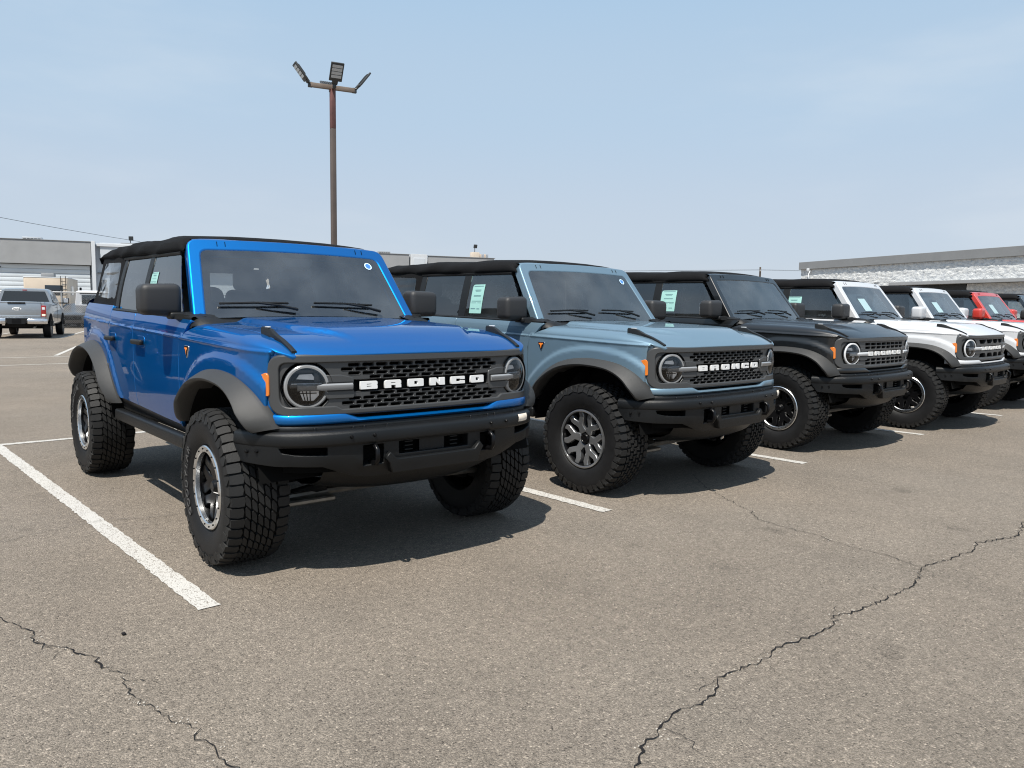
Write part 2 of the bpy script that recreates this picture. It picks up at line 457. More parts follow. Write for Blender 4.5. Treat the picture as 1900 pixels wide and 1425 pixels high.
def near(pts, y, z):
    best = 9
    for i in range(len(pts)-1):
        a, b = pts[i], pts[i+1]; dx, dy = b.x-a.x, b.y-a.y
        t = max(0, min(1, ((y-a.x)*dx+(z-a.y)*dy)/(dx*dx+dy*dy)))
        d = math.hypot(y-a.x-dx*t, z-a.y-dy*t)
        if d < best: best = d
    return best
def side_x(y, z):
    x = W_(y); c = zc(y)
    if z < .95: x -= .030*((.95-z)/.3)**2
    x += .004*sstep(c-.016, c-.002, z)-.012*sstep(c-.001, c+.009, z)
    if z > c+.01: x -= .034*((z-c-.01)/.13)**1.7 if y > .4 else 0
    # raised haunch round the wheel arches
    if y < 1.0: d = near(FL_F, y, z)
    elif y > 1.9: d = near(FL_R, y, z)
    else: d = 9
    x += .017*(1-sstep(.050, .105, d))
    return x
HD = [(-.02, 1.138), (0, 1.150), (.025, 1.164), (.06, 1.182), (.12, 1.207), (.2, 1.228), (.35, 1.249), (.6, 1.263), (1.0, 1.277), (1.32, 1.287)]
def xe(y): return .742-.03*sstep(-.35, -.58, y)
def hood_z(x, y):
    ax = abs(x); yf = PC.y_of_x(min(ax, .76)); d = y-yf
    z = sinterp(HD, d)
    z += .026*(1-sstep(.50, .575, ax+.16*sstep(.42, .10, d)))*sstep(.06, .30, d)
    z += .010*(1-(min(ax, .74)/.74)**2)
    return z
S0, S1, S2 = 1.17, 1.19, 1.33
def fender(y, s):
    """s = height on the flank, then runs over the shoulder to the bonnet edge"""
    c = zc(y); zt = hood_z(xe(y), y); zv = min(c+.014, zt-.012)
    if s <= S0:
        z = s if s < .8 else .8+(s-.8)*(min(c, zv-.002)-.8)/(S0-.8)
        return side_x(y, z), z
    xs, z0 = side_x(y, min(c, zv-.002)), min(c, zv-.002)
    xv = W_(y)-.008
    if s <= S1:
        t = (s-S0)/(S1-S0); return xs+(xv-xs)*sstep(0, 1, t), z0+(zv-z0)*t
    ph = (s-S1)/(S2-S1)*math.pi/2; X = xe(y)
    return X+(xv-X)*math.cos(ph)**.9 if ph < math.pi/2-1e-6 else X, zv+(zt-zv)*math.sin(ph)
def G(a, z, off=0):
    p, n = PC.at(a)
    return Vector((p.x+n.x*off, p.y+n.y*off+(z-1.0)*.05, z))
def Bm(a, z, off=0):
    p, n = BC.at(a); return Vector((p.x+n.x*off, p.y+n.y*off, z))
AE = PC.a_of_x(.803)
GRO = round_poly([(-AE, .860), (AE, .860), (AE, 1.141), (-AE, 1.141)], [.10, .10, .085, .085], 6)
GRI = [(-AE+.05, .890), (AE-.05, .890), (AE-.05, 1.116), (-AE+.05, 1.116)]
def rr_dist(a, z, hx, z0, z1, r):
    qx = abs(a)-(hx-r); qz = abs(z-(z0+z1)/2)-((z1-z0)/2-r)
    return math.hypot(max(qx, 0), max(qz, 0))+min(max(qx, qz), 0)-r
GFI = round_poly([(-AE+.050, .889), (-.53, .889), (-.50, .871), (.50, .871), (.53, .889), (AE-.050, .889), (AE-.050, 1.118), (-AE+.050, 1.118)], [.055, .01, .01, .01, .01, .055, .05, .05], 5)
def grille_off(a, z):
    d = rr_dist(a, z, AE-.055, .888, 1.119, .035)          # inner field is set back from the frame
    o = .016*sstep(-.004, .010, d)
    x = abs(a)
    o += .010*(1-sstep(.034, .042, abs(z-.991)))*sstep(.60, .55, x)*sstep(.38, .42, x)   # the raised bridge next to the lamps
    o -= .010*sstep(.45, .43, x)*0
    return o
HLA = PC.a_of_x(.665)
def slot(cx, cz, w, h, skew=0):
    r = h*.5; return round_poly([(cx-w/2, cz-h/2), (cx+w/2, cz-h/2), (cx+w/2, cz+h/2), (cx-w/2, cz+h/2)], r, 2)
def circle(cx, cz, r, n=28): return [(cx+r*math.cos(2*math.pi*k/n), cz+r*math.sin(2*math.pi*k/n)) for k in range(n)]
def grille_holes(kind):
    H = [circle(-HLA, .994, .124), circle(HLA, .994, .124)]
    mouth = round_poly([(-.435, .960), (.435, .960), (.435, 1.022), (-.435, 1.022)], .008, 2)
    if kind == 'slots':
        H.append(mouth); p = .0772
        for z, n in ((1.097, 12), (1.0755, 13), (1.054, 12), (1.0325, 9)):
            for zz in (z, 2*.991-z):
                H += [slot((k-(n-1)/2)*p, zz, .065, .0166) for k in range(n)]
    elif kind == 'cells':
        H.append(mouth)
        for z in (1.086, 1.051, .931, .896):
            H += [round_poly([(x-.052, z-.014), (x+.052, z-.014), (x+.052, z+.014), (x-.052, z+.014)], .004, 1) for x in [(k-3.5)*.116 for k in range(8)]]
    else:
        H.append(mouth)
        for z0, z1, sk in ((1.045, 1.098, .02), (.884, .937, -.02)):
            for k in range(4):
                x = (k-1.5)*.235; w = .095
                H.append(round_poly([(x-w+sk, z0), (x+w-sk, z0), (x+w+sk, z1), (x-w-sk, z1)], .01, 2))
    return H
def glyphs():
    h = [[(.36, .55), (.66, .55), (.66, .68), (.36, .68)], [(.36, .27), (.66, .27), (.66, .40), (.36, .40)]]
    r = lambda p, q: round_poly(p, q, 3)
    B = (r([(0, 0), (.97, 0), (1, .1), (1, .44), (.95, .5), (1, .56), (1, .9), (.95, 1), (0, 1)], [.02, .04, .04, .04, .02, .04, .04, .04, .02]), h)
    Rr = (r([(0, 0), (.37, 0), (.37, .36), (.66, .36), (.66, 0), (1, 0), (1, .44), (.94, .5), (1, .56), (1, .88), (.94, 1), (.1, 1), (0, .88)], .02), [[(.36, .58), (.66, .58), (.66, .71), (.36, .71)]])
    O = (r([(0, 0), (1, 0), (1, 1), (0, 1)], .1), [[(.38, .28), (.62, .28), (.62, .72), (.38, .72)]])
    N = (r([(0, 0), (.36, 0), (.36, .56), (.62, 0), (1, 0), (1, 1), (.64, 1), (.64, .46), (.40, 1), (0, 1)], .015), [])
    C = (r([(0, 0), (1, 0), (1, .40), (.66, .40), (.66, .30), (.36, .30), (.36, .70), (.66, .70), (.66, .60), (1, .60), (1, 1), (0, 1)], [.08, .06, .02, .01, .01, .01, .01, .01, .01, .02, .06, .08]), [])
    return [B, Rr, O, N, C, O]
# ---- wheel pieces (axle along x, outboard face towards -x)
def squash(d):
    V = []
    for p in d[0]:
        r = math.hypot(p.y, p.z)
        if r > .226: k = (.226+(r-.226)*.884)/r; p = Vector((p.x, p.y*k, p.z*k))
        V.append(p)
    return V, d[1], d[2], d[3]
def tyre_body():
    return squash(lathe([(-.10, .215), (-.125, .226), (-.142, .245), (-.155, .30), (-.1585, .345), (-.155, .385), (-.146, .412), (-.128, .420), (-.06, .4225), (0, .423),
                  (.06, .4225), (.128, .420), (.146, .412), (.155, .385), (.1585, .345), (.155, .30), (.14, .24), (.10, .215)], 64, 40))
def tread_blocks(kind='mud'):
    V = []; F = []; rnd = random.Random(3)
    def block(poly, r0, r1, shrink=.0022, drop=None):
        n = len(poly); cx = sum(p[0] for p in poly)/n; cy = sum(p[1] for p in poly)/n; b = len(V)
        for lev in (0, 1):
            for u, v in poly:
                if lev: u, v = cx+(u-cx)*(1-shrink/.02), cy+(v-cy)*(1-shrink/.02)
                r = (r1 if lev else r0)
                av = abs(v)
                if av > .118: r -= (av-.118)**2*9.5+.12*(av-.118)
                a = u/.437
                V.append(Vector((v, r*math.cos(a), r*math.sin(a))))
        F.append(tuple(b+n+i for i in range(n)))
        for i in range(n): j = (i+1) % n; F.append((b+i, b+j, b+n+j, b+n+i))
    def side(poly, s, h=.006):
        # raised lug on the sidewall, (angle u, radius r)
        n = len(poly); b = len(V)
        for lev in (0, 1):
            for u, r in poly:
                x = .1585-.9*(max(0, r-.345)**2)*2.4
                V.append(Vector((s*(x-.006+lev*(.006+h)), r*math.cos(u), r*math.sin(u))))
        F.append(tuple(b+n+i for i in range(n)))
        for i in range(n): j = (i+1) % n; F.append((b+i, b+j, b+n+j, b+n+i))
    N = 46 if kind == 'mud' else 44; C = 2*math.pi*.437; p = C/N; g = .004
    for k in range(N):
        u0 = k*p
        for s in (-1, 1):
            o = u0+(p*.5 if s > 0 else 0); e = .007*(k % 2)
            if kind == 'mud':
                ext = .158 if k % 2 else .151
                a, c = o, o+p*.86
                block([(a, s*(.086+e)), (a+p*.38, s*(.080+e)), (c, s*(.086+e)), (c+.003, s*.118), (c, s*ext), (a+.003, s*ext), (a, s*.118)], .410, .4445, .0012)
            else:
                block([(o, s*.098), (o+p*.3, s*.090), (o+p*.82, s*.098), (o+p*.82, s*.150), (o+p*.6, s*.157), (o+.1*p, s*.152)], .410, .4435)
        if kind == 'mud':      # skewed lattice of rounded blocks
            for j in range(5):
                v0 = -.084+j*.0335; w = .0300; o = u0+j*p*.42; sk = p*.36
                block([(o+.002, v0), (o+p*.76, v0+.003), (o+p*.86+.002, v0+.010), (o+p*.82+sk, v0+w-.003), (o+p*.72+sk, v0+w), (o+sk+.0, v0+w-.004), (o-.004, v0+.008)], .410, .4445, .0012)
        else:
            for j, v0 in enumerate((-.088, -.052, -.016, .020, .056)):
                w = .031; o = u0+(j % 2)*p*.5; z = .012*(1 if j % 2 else -1)
                block([(o, v0), (o+p*.4, v0+.007), (o+p*.80, v0), (o+p*.80+z*.3, v0+w), (o+p*.45+z, v0+w-.007), (o+z*.3, v0+w)], .410, .4435, .0018)
        for s in (-1, 1):
            a = k*2*math.pi/N; d = 2*math.pi/N
            if k % 2 == 0:
                side([(a, .368), (a+d*.9, .382), (a+d*.9, .398), (a+d*.4, .420), (a+.04*d, .416)], s)
            else: side([(a, .384), (a+d*.8, .372), (a+d*.86, .412), (a+d*.2, .420)], s, .004)
    return squash(fixn(V, F, 25))
def sidewall_text(txt, ang, r, size):
    D = []
    n = len(txt); w = size*.82/r
    for i, ch in enumerate(txt):
        if ch == ' ': continue
        d = text_mesh(ch, size, .0015)
        th = ang+(i-(n-1)/2)*w          # clockwise seen from outside (-x)
        # outward-facing plane: right = direction of increasing th, up = radial
        up = Vector((0, math.cos(th), math.sin(th))); rt = Vector((0, math.sin(th), -math.cos(th)))*-1
        rt = Vector((0, -math.sin(th), math.cos(th)))
        nrm = Vector((-1, 0, 0))
        Mx = Matrix((rt, up, nrm)).transposed().to_4x4()
        if rt.cross(up).dot(nrm) < 0:
            Mx = Matrix((-rt, up, nrm)).transposed().to_4x4()
        Mx.translation = up*r+Vector((-.1592, 0, 0))
        D.append(xform(d, Mx))
    return join(*D, ang=30)
def spokes(n, poly, x0, dish, depth, bev=.006):
    D = []
    for k in range(n):
        a = 2*math.pi*k/n+.26
        d = panel(poly, lambda u, v: Vector((x0+dish*(1-v/.2)**1.3 if v < .2 else x0, u, v)), (-1, 0, 0), step=.03, seg=.03, lip=[(bev*.6, bev*.25, 35), (bev, bev, 75), (bev+.003, depth, 90)])
        D.append(xform(d, RX(a)))
    V = []; F = []; N = []
    for d in D:
        b = len(V); V += d[0]; N += d[2]; F += [tuple(i+b for i in f) for f in d[1]]
    return V, F, N, None
SP_A = [(.030, .045), (.034, .100), (.074, .150), (.078, .196), (.040, .198), (.036, .160), (.0, .118), (-.036, .160), (-.040, .198), (-.078, .196), (-.074, .150), (-.034, .100), (-.030, .045)]
SP_B = [(.026, .050), (.020, .100), (.066, .158), (.070, .2085), (.044, .2125), (.038, .172), (.0, .126), (-.038, .172), (-.044, .2125), (-.070, .2085), (-.066, .158), (-.020, .100), (-.026, .050)]
def lugs(r, x, n=6, rad=.011):
    return join(*[xform(lathe([(x, .0), (x, rad*.7), (x+.004, rad), (x+.03, rad)], 10), T(0, r*math.cos(2*math.pi*k/n), r*math.sin(2*math.pi*k/n))) for k in range(n)])
def wheel(parent, kind, loc, rz, name='wheel', spin=0, tk='mud'):
    w = part(name, 'rim_barrel', lambda: lathe([(-.135, .222), (-.138, .214), (-.128, .205), (-.09, .198), (.06, .190), (.10, .215), (.12, .222)], 48), M['gblk'], parent, loc, (spin, 0, rz))
    part('tyre', 'tyre', tyre_body, M['rubber'], w)
    part('tread', 'tread_'+tk, lambda: tread_blocks(tk), M['tread'], w, kind='stuff')
    if tk == 'mud': part('sidewall_lettering', 'swt', lambda: sidewall_text('GOODYEAR', -.36, .290, .064), M['relief'], w, kind='stuff')
    part('brake', 'brake', lambda: lathe([(.03, .0), (.0, .0), (-.0, .16), (.02, .165), (.03, .16), (.03, 0)], 32), M['under'], w)
    if kind == 'ring':
        part('spokes', 'spA', lambda: spokes(6, SP_A, -.108, .030, .045, .009), M['gblk'], w)
        part('bead_ring', 'ringA', lambda: lathe([(-.118, .188), (-.139, .190), (-.1435, .194), (-.1435, .220), (-.139, .2255), (-.128, .227)], 64, 25), M['ring'], w)
        part('ring_bolts', 'rbolt', lambda: lugs(.2075, -.1475, 18, .0052), M['dark'], w, kind='stuff')
        part('hub_cap', 'hubA', lambda: lathe([(-.112, 0), (-.112, .026), (-.106, .032), (-.075, .046), (-.05, .075), (-.04, .09)], 24), M['gblk'], w)
        part('lug_nuts', 'lugA', lambda: lugs(.066, -.090), M['gblk'], w, kind='stuff')
    else:
        part('spokes', 'spB', lambda: spokes(6, SP_B, -.122, .028, .04, .006), M['alloy'], w)
        part('rim_lip', 'lipB', lambda: lathe([(-.120, .206), (-.138, .209), (-.141, .215), (-.138, .224), (-.125, .227)], 64, 30), M['alloy'], w)
        part('hub_cap', 'hubB', lambda: lathe([(-.108, 0), (-.108, .024), (-.112, .027), (-.112, .033), (-.106, .037), (-.07, .050), (-.05, .085)], 24), M['gblk'], w)
        part('lug_nuts', 'lugB', lambda: lugs(.066, -.094), M['chrome'], w, kind='stuff')
    return w
# ---- flares
def flare(pts, s, rear):
    n = len(pts); rows = []
    cy = sum(p.x for p in pts)/n; c = Vector((WB if rear else .03, .60))
    for i, p in enumerate(pts):
        t = i/(n-1); k = min(1, math.sin(math.pi*t)*2.2)**.6
        X = side_x(p.x, p.y); xl = .900+.064*k
        q = c+(p-c)*.905                      # lip
        if i == 0 or i == n-1: pass
        m1 = p+(q-p)*.10; m2 = p+(q-p)*.55
        q2 = c+(p-c)*.875; q3 = c+(p-c)*.865
        r = [(X-.02, p), (X+.006, p+(p-c)*.004), (X+(xl-X)*.22, m1), (X+(xl-X)*.66, m2), (xl-.004, p+(q-p)*.93), (xl, q), (xl-.002, c+(p-c)*.89), (xl-.008, q2), (xl-.03, q3), (.80, q3)]
        rows.append([Vector((s*x, v.x, v.y)) for x, v in r])
    return grid(rows, False, 38)
def windshield_map():
    b0, b1 = Vector((.0, .690, 1.335)), Vector((0, 1.030, 1.800))
    d = (b1-b0); L = d.length; d.normalize(); nrm = Vector((0, -d.z, d.y)).normalized()
    return b0, d, nrm, L
WB0, WD, WN, WL = windshield_map()
def wsurf(u, v, off=0):
    bow = .030*(1-(u/.75)**2)
    p = WB0+WD*v+WN*(bow+off); return Vector((u, p.y, p.z))
def glass_x(z): return .806-(z-1.30)*(.806-.712)/.43
def top_section(y):
    """half section of the soft top at y: list of (x,z) from bottom edge to centre line"""
    zb = sinterp([(1.0, 1.722), (1.6, 1.732), (2.4, 1.745), (3.1, 1.768), (3.4, 1.772)], y)
    zt = sinterp([(1.0, 1.775), (1.085, 1.806), (1.13, 1.834), (1.25, 1.848), (1.7, 1.858), (2.4, 1.866), (3.0, 1.858), (3.2, 1.842), (3.3, 1.815), (3.38, 1.79)], y)
    xb = sinterp([(1.0, .712), (1.3, .722), (2.4, .722), (3.0, .70), (3.35, .672)], y)
    h = zt-zb
    return [(xb-.012, zb), (xb+.006, zb+.006), (xb+.014, zb+.25*h), (xb+.004, zb+.55*h), (xb-.028, zb+.80*h), (xb-.085, zb+.95*h), (xb-.20, zt+.001), (xb-.38, zt+.008), (xb-.55, zt+.011), (0, zt+.012)]
def soft_top():
    rows = []
    ys = [1.0+.0405*i for i in range(60)]
    for y in ys:
        h = top_section(y); sec = [(-x, z) for x, z in h]+[(x, z) for x, z in h[-2::-1]]
        row = []
        for i, (x, z) in enumerate(sec):
            e = min(i, len(sec)-1-i); k = .0 if e == 0 else (1.0 if e < 6 else .6)
            nz = noise.noise(Vector((x*2.1, y*3.4, z*3)))*.010+noise.noise(Vector((x*5, y*8.0, z*6+4)))*.005
            sag = -.006*math.cos((y-1.0)*7.5)*(1 if e > 4 else .3)
            # diagonal tension folds along the side band
            fold = .007*math.sin(y*13+z*26)*(1 if 1 <= e <= 4 else 0)*sstep(1.2, 1.7, y)
            sx = math.copysign(1, x) if abs(x) > .01 else 0
            yq = max(y, 1.088) if e >= 4 else max(y, 1.035)
            row.append(Vector((x+sx*(nz*.7+fold)*k, yq+nz*.4*k, z+(nz+sag)*k+fold*.4*k)))
        rows.append(row)
    # turned-down rear edge
    last = rows[-1]
    rows.append([Vector((p.x*.985, p.y+.02, p.z-.02)) for p in last])
    rows.append([Vector((p.x*.97, p.y+.025, min(p.z-.05, 1.76))) for p in last])
    return grid(rows, False, 60)
def bronco(pose, spec):
    """spec: paint, grille kind, wheel kind, tyre kind, label..."""
    x, y, th, dz = pose
    root = empty('off_road_vehicle', (x, y, dz), -th, spec['label'], 'car', 'off-road vehicles parked in the row')
    pm = PAINT[spec['paint']]; mm = pm if spec.get('painted_mirrors') else M['mirror']; gk = spec['grille']
    # --- dark structure inside
    part('underbody', 'underbody', lambda: join(
        rbox((.98, 1.15, .50), .02, 2, c=(0, .02, .84)), rbox((1.2, .5, .45), .03, 2, c=(0, .62, .85)), rbox((1.56, 2.86, .10), .03, 2, c=(0, 2.05, .62)),
        rbox((.10, 3.7, .13), .02, 2, c=(.42, 1.5, .55)), rbox((.10, 3.7, .13), .02, 2, c=(-.42, 1.5, .55)),
        rbox((.55, 1.3, .16), .03, 2, c=(.1, 1.2, .50)), rbox((.7, .6, .2), .05, 2, c=(0, 3.1, .58)), rbox((1.0, .04, .26), 0, c=(0, -.44, .98)),
        rbox((1.5, .03, .3), 0, c=(0, 3.38, .7))), M['under'], root)
    part('front_axle', 'faxle', lambda: join(tube([(-.72, 0, .40), (-.3, 0, .44), (.3, 0, .44), (.72, 0, .40)], .035), rbox((.34, .3, .2), .05, 2, c=(0, .05, .46)),
        tube([(-.70, -.13, .36), (.70, -.13, .36)], .016), tube([(-.70, -.05, .30), (-.38, -.22, .40)], .03), tube([(.70, -.05, .30), (.38, -.22, .40)], .03),
        tube([(-.70, .05, .30), (-.38, .28, .40)], .03), tube([(.70, .05, .30), (.38, .28, .40)], .03),
        tube([(-.56, .02, .42), (-.50, .03, .85)], .045), tube([(.56, .02, .42), (.50, .03, .85)], .045)), M['under'], root)
    part('rear_axle', 'raxle', lambda: join(tube([(-.72, WB, .44), (.72, WB, .44)], .045), xform(lathe([(-.14, .03), (-.1, .11), (0, .15), (.1, .11), (.14, .03)], 16), T(.0, WB, .44)),
        tube([(-.55, WB+.1, .40), (-.5, WB+.14, .85)], .03), tube([(.55, WB+.1, .40), (.5, WB+.14, .85)], .03), tube([(-.5, WB, .40), (-.45, WB-.7, .5)], .025), tube([(.5, WB, .40), (.45, WB-.7, .5)], .025)), M['under'], root)
    for s in (-1, 1):
        for yy, nm in ((.06, 'f'), (WB-.02, 'r')):
            part('wheel_well', 'well%s%d' % (nm, s), lambda: join(
                xform(lathe([(s*.44, .56), (s*.868, .56)], 24, 40, R_(8), R_(172)), T(0, yy, .44)),
                ([Vector((s*.445, yy+.6*math.cos(R_(a)), .44+.6*math.sin(R_(a)))) for a in range(8, 173, 4)], [tuple(range(42))], None, 30)), M['dark'], root)
    # --- painted panels
    def hood_():
        o = []
        for i in range(0, 25): xx = -.742+.0618*i; o.append((xx, 0))
        def surf(u, t):
            yf = PC.y_of_x(min(abs(u), .735))-.008; yr = .615-.10*(abs(u)/.74)**3
            e = xe(yf+(yr-yf)*t)/.742
            yy = yf+(yr-yf)*t; x_ = u*e
            return Vector((x_, yy, hood_z(x_, yy)))
        return panel([(-.738, 0), (.738, 0), (.738, 1), (-.738, 1)], surf, (0, 0, 1), step=.022, lip=[(.002, .002, 45), (.003, .008, 80), (.003, .03, 90)])
    part('hood', 'hood', hood_, pm, root)
    arch = [(p.x, p.y) for p in [Vector((.03, .60))+(q-Vector((.03, .60)))*.975 for q in FL_F]]
    for s in (-1, 1):
        def sf(u, v, s=s):
            a, z = fender(u, v); return Vector((s*a, u, z))
        CRF = [(-.50+.02*k, q) for k in range(62) for q in (1.150, 1.158, 1.164, 1.1685, 1.173, 1.178, 1.184)]
        fo = [(.707, .70), (.707, 1.10), (.685, 1.165), (.613, 1.21), (.538, 1.25), (.493, S2-.003)]+[(yy, S2-.003) for yy in (.2, -.1, -.3, -.45, -.55, -.588)]+[(-.585, 1.30), (-.562, 1.262), (-.538, 1.225), (-.515, 1.19), (-.498, 1.165), (-.486, 1.12), (-.484, .88), (-.495, .862), (-.50, .80)]+[a for a in arch if a[1] > .72]
        part('fender', 'fender%d' % s, lambda: panel(fo, sf, (s, 0, 0), step=.018, extra=CRF, lip=[(.003, .0015, 35), (.007, .007, 70), (.0085, .03, 90)]), pm, root)
        def ss(u, v, s=s): return Vector((s*side_x(u, v), u, v))
        CRD = [(.70+.025*k, zc(.70+.025*k)+q) for k in range(116) for q in (-.018, -.010, -.003, .002, .006, .012)]
        fd = part('front_door', 'fdoor%d' % s, lambda: panel([(.722, .652), (1.712, .684), (1.712, belt(1.712)), (.56, belt(.56)), (.60, 1.262), (.655, 1.20), (.70, 1.165), (.722, 1.10)], ss, (s, 0, 0), step=.033, extra=CRD), pm, root)
        rd = part('rear_door', 'rdoor%d' % s, lambda: panel([(1.722, .684), (2.14, .696), (2.20, .72), (2.29, .83), (2.375, .93), (2.398, 1.0), (2.398, belt(2.398)), (1.722, belt(1.722))], ss, (s, 0, 0), step=.022, extra=CRD), pm, root)
        ar = [(p.x, p.y) for p in [Vector((WB, .6))+(q-Vector((WB, .6)))*.97 for q in FL_R] if p.x > 2.40 and p.y > .80][::-1]
        part('quarter_panel', 'quart%d' % s, lambda: panel([(2.408, 1.0), (2.408, 1.378), (3.40, 1.400), (3.455, 1.36), (3.49, 1.20), (3.50, .95), (3.505, .85)]+ar+[(2.415, .95)], ss, (s, 0, 0), step=.02, extra=CRD), pm, root)
        # door furniture
        for d, y0, nm in ((fd, 1.40, 'a'), (rd, 2.16, 'b')):
            part('door_handle', 'handle%s%d' % (nm, s), lambda: rbox((.030, .235, .034), .011, 3, c=(s*(side_x(y0+.12, 1.14)+.026), y0+.12, 1.135)), M['blk'], d)
            part('handle_cup', 'cup%s%d' % (nm, s), lambda: panel(round_poly([(y0+.02, 1.10), (y0+.22, 1.10), (y0+.22, 1.175), (y0+.02, 1.175)], .035), lambda u, v: Vector((s*(side_x(u, v)+.0035-.0), u, v)), (s, 0, 0), step=.05, lip=[(.002, .004, 80)]), pm, d)
        # glazing
        def gs(u, v, s=s): return Vector((s*(glass_x(v)+.010*math.sin((v-1.30)/.43*math.pi)), u, v))
        part('window_glass', 'fglass%d' % s, lambda: panel(round_poly([(.80, 1.305), (1.648, 1.322), (1.640, 1.722), (1.095, 1.718)], [.02, .01, .01, .05]), gs, (s, 0, 0), step=.08, lip=[(0, .005, 90)]), M['clear'], fd)
        part('window_glass', 'rglass%d' % s, lambda: panel(round_poly([(1.752, 1.325), (2.352, 1.338), (2.352, 1.732), (1.744, 1.724)], .012), gs, (s, 0, 0), step=.08, lip=[(0, .005, 90)]), M['tint'], rd)
        part('window_post', 'bpost%d' % s, lambda: panel([(1.652, 1.318), (1.748, 1.322), (1.740, 1.728), (1.644, 1.726)], lambda u, v: gs(u, v)+Vector((s*.006, 0, 0)), (s, 0, 0), step=.1, lip=[(.002, .003, 60), (.002, .03, 90)]), M['blk'], rd)
        part('window_post', 'cpost%d' % s, lambda: panel([(2.355, 1.335), (2.44, 1.378), (2.43, 1.745), (2.355, 1.738)], lambda u, v: gs(u, v)+Vector((s*.006, 0, 0)), (s, 0, 0), step=.1, lip=[(.002, .003, 60), (.002, .03, 90)]), M['blk'], rd)
        part('belt_strip', 'belt%d' % s, lambda: grid([[Vector((s*xx, yy, belt(yy)+zz)) for xx, zz in ((side_x(yy, belt(yy))-.006, -.004), (side_x(yy, belt(yy))-.004, .010), (side_x(yy, belt(yy))-.012, .018), (glass_x(belt(yy))+.008, .020), (glass_x(belt(yy))-.01, .016))] for yy in [.56+.0765*k for k in range(25)]]), M['blk'], fd)
        part('window_rail', 'wrail%d' % s, lambda: tube([(s*(glass_x(1.73)+.004), yy, 1.720+.012*(yy-1.0)) for yy in (1.09, 1.5, 2.0, 2.44)], .013, 6), M['blk'], root)
        # soft rear quarter with clear vinyl window
        def qs(u, v, s=s):
            tpr = .035*sstep(2.4, 3.5, u)
            return Vector((s*(glass_x(v)+.012-tpr+.004*math.sin(u*9+v*5)), u, v))
        qw = round_poly([(2.53, 1.430), (3.245, 1.452), (3.175, 1.735), (2.53, 1.715)], .045)
        part('soft_quarter', 'squart%d' % s, lambda: panel([(2.435, 1.372), (3.375, 1.394), (3.30, 1.50), (3.255, 1.785), (2.43, 1.76)], qs, (s, 0, 0), holes=[qw], step=.05, lip=[(.002, .004, 60), (.002, .02, 90)], hole_lip=[(.001, .002, 60)]), M['fabric'], root)
        def vs(u, v, s=s):
            p = qs(u, v); w = .010*noise.noise(Vector((u*5, v*9, 2)))+.006*noise.noise(Vector((u*2, v*22, 7)))
            return p+Vector((s*(w-.004), 0, 0))
        part('vinyl_window', 'vinyl%d' % s, lambda: panel([(p[0]*1.0, p[1]) for p in qw], vs, (s, 0, 0), step=.025, lip=[(.004, .001, 30)]), M['vinyl'], root)
        # flares
        part('fender_flare', 'flareF%d' % s, lambda: flare(FL_F, s, False), M['grey_plastic'], root)
        part('fender_flare', 'flareR%d' % s, lambda: flare(FL_R, s, True), M['grey_plastic'], root)
        # sill and rock rail
        part('sill', 'sill%d' % s, lambda: grid([[Vector((s*xx, yy, zz+.033*(yy-.8))) for xx, zz in ((.835, .672), (.842, .650), (.834, .628), (.825, .610), (.78, .605))] for yy in (.66, 1.2, 1.7, 2.2)]), M['gblk'], root)
        part('rock_rail', 'rail%d' % s, lambda: rbox((.062, 1.60, .082), .016, 3, c=(s*.852, 1.43, .567)), M['bumper'], root)
        # mirror
        def mir():
            return rbox((.235, .170, .198), .040, 4, fn=lambda c: (c.x, c.y*(1.0 if c.y > 0 else .85), c.z*(1.0 if s*c.x < 0 else .93)-.0), c=(s*.935, .835, 1.418))
        mi = part('mirror', 'mirror%d' % s, mir, mm, root)
        part('mirror_glass', 'mglass%d' % s, lambda: panel(round_poly([(s*.84, 1.345), (s*1.03, 1.345), (s*1.03, 1.49), (s*.84, 1.49)], .025), lambda u, v: Vector((u, .921, v)), (0, 1, 0), step=.1, lip=[(0, .004, 90)]), M['chrome'], mi)
        part('mirror_arm', 'marm%d' % s, lambda: join(rbox((.10, .10, .042), .014, 3, c=(s*.845, .80, 1.322)), grid([[Vector((s*xx, yy, zz)) for xx, yy, zz in r] for r in (
            ((.735, .60, 1.300), (.735, .60, 1.322), (.735, .72, 1.335), (.735, .72, 1.305)), ((.80, .66, 1.296), (.80, .66, 1.326), (.80, .79, 1.336), (.80, .79, 1.30)), ((.88, .76, 1.302), (.88, .76, 1.336), (.88, .86, 1.338), (.88, .86, 1.302)))], True, 40)), M['blk'], mi)
        # trail sight on the bonnet edge
        def sight():
            rows = []
            for t, hh in ((0, .030), (.015, .036), (.16, .037), (.26, .037), (.33, .031), (.45, .021), (.65, .016), (.85, .013), (1, .012)):
                yy = -.245-.325*t; xm = .733-.020*t; zz = hood_z(xe(yy), yy)
                rows.append([Vector((s*(xm+dx), yy, zz+dz_)) for dx, dz_ in ((-.013, -.02), (-.013, hh*.85), (-.010, hh), (.010, hh), (.013, hh*.85), (.013, -.03))])
            return grid(rows, True, 35, True)
        part('trail_sight', 'sight%d' % s, sight, M['blk'], root)
        part('sight_slot', 'sslot%d' % s, lambda: rbox((.012, .05, .006), .002, 2, c=(s*.731, -.297, hood_z(.73, -.297)+.0395)), M['drl'], root)
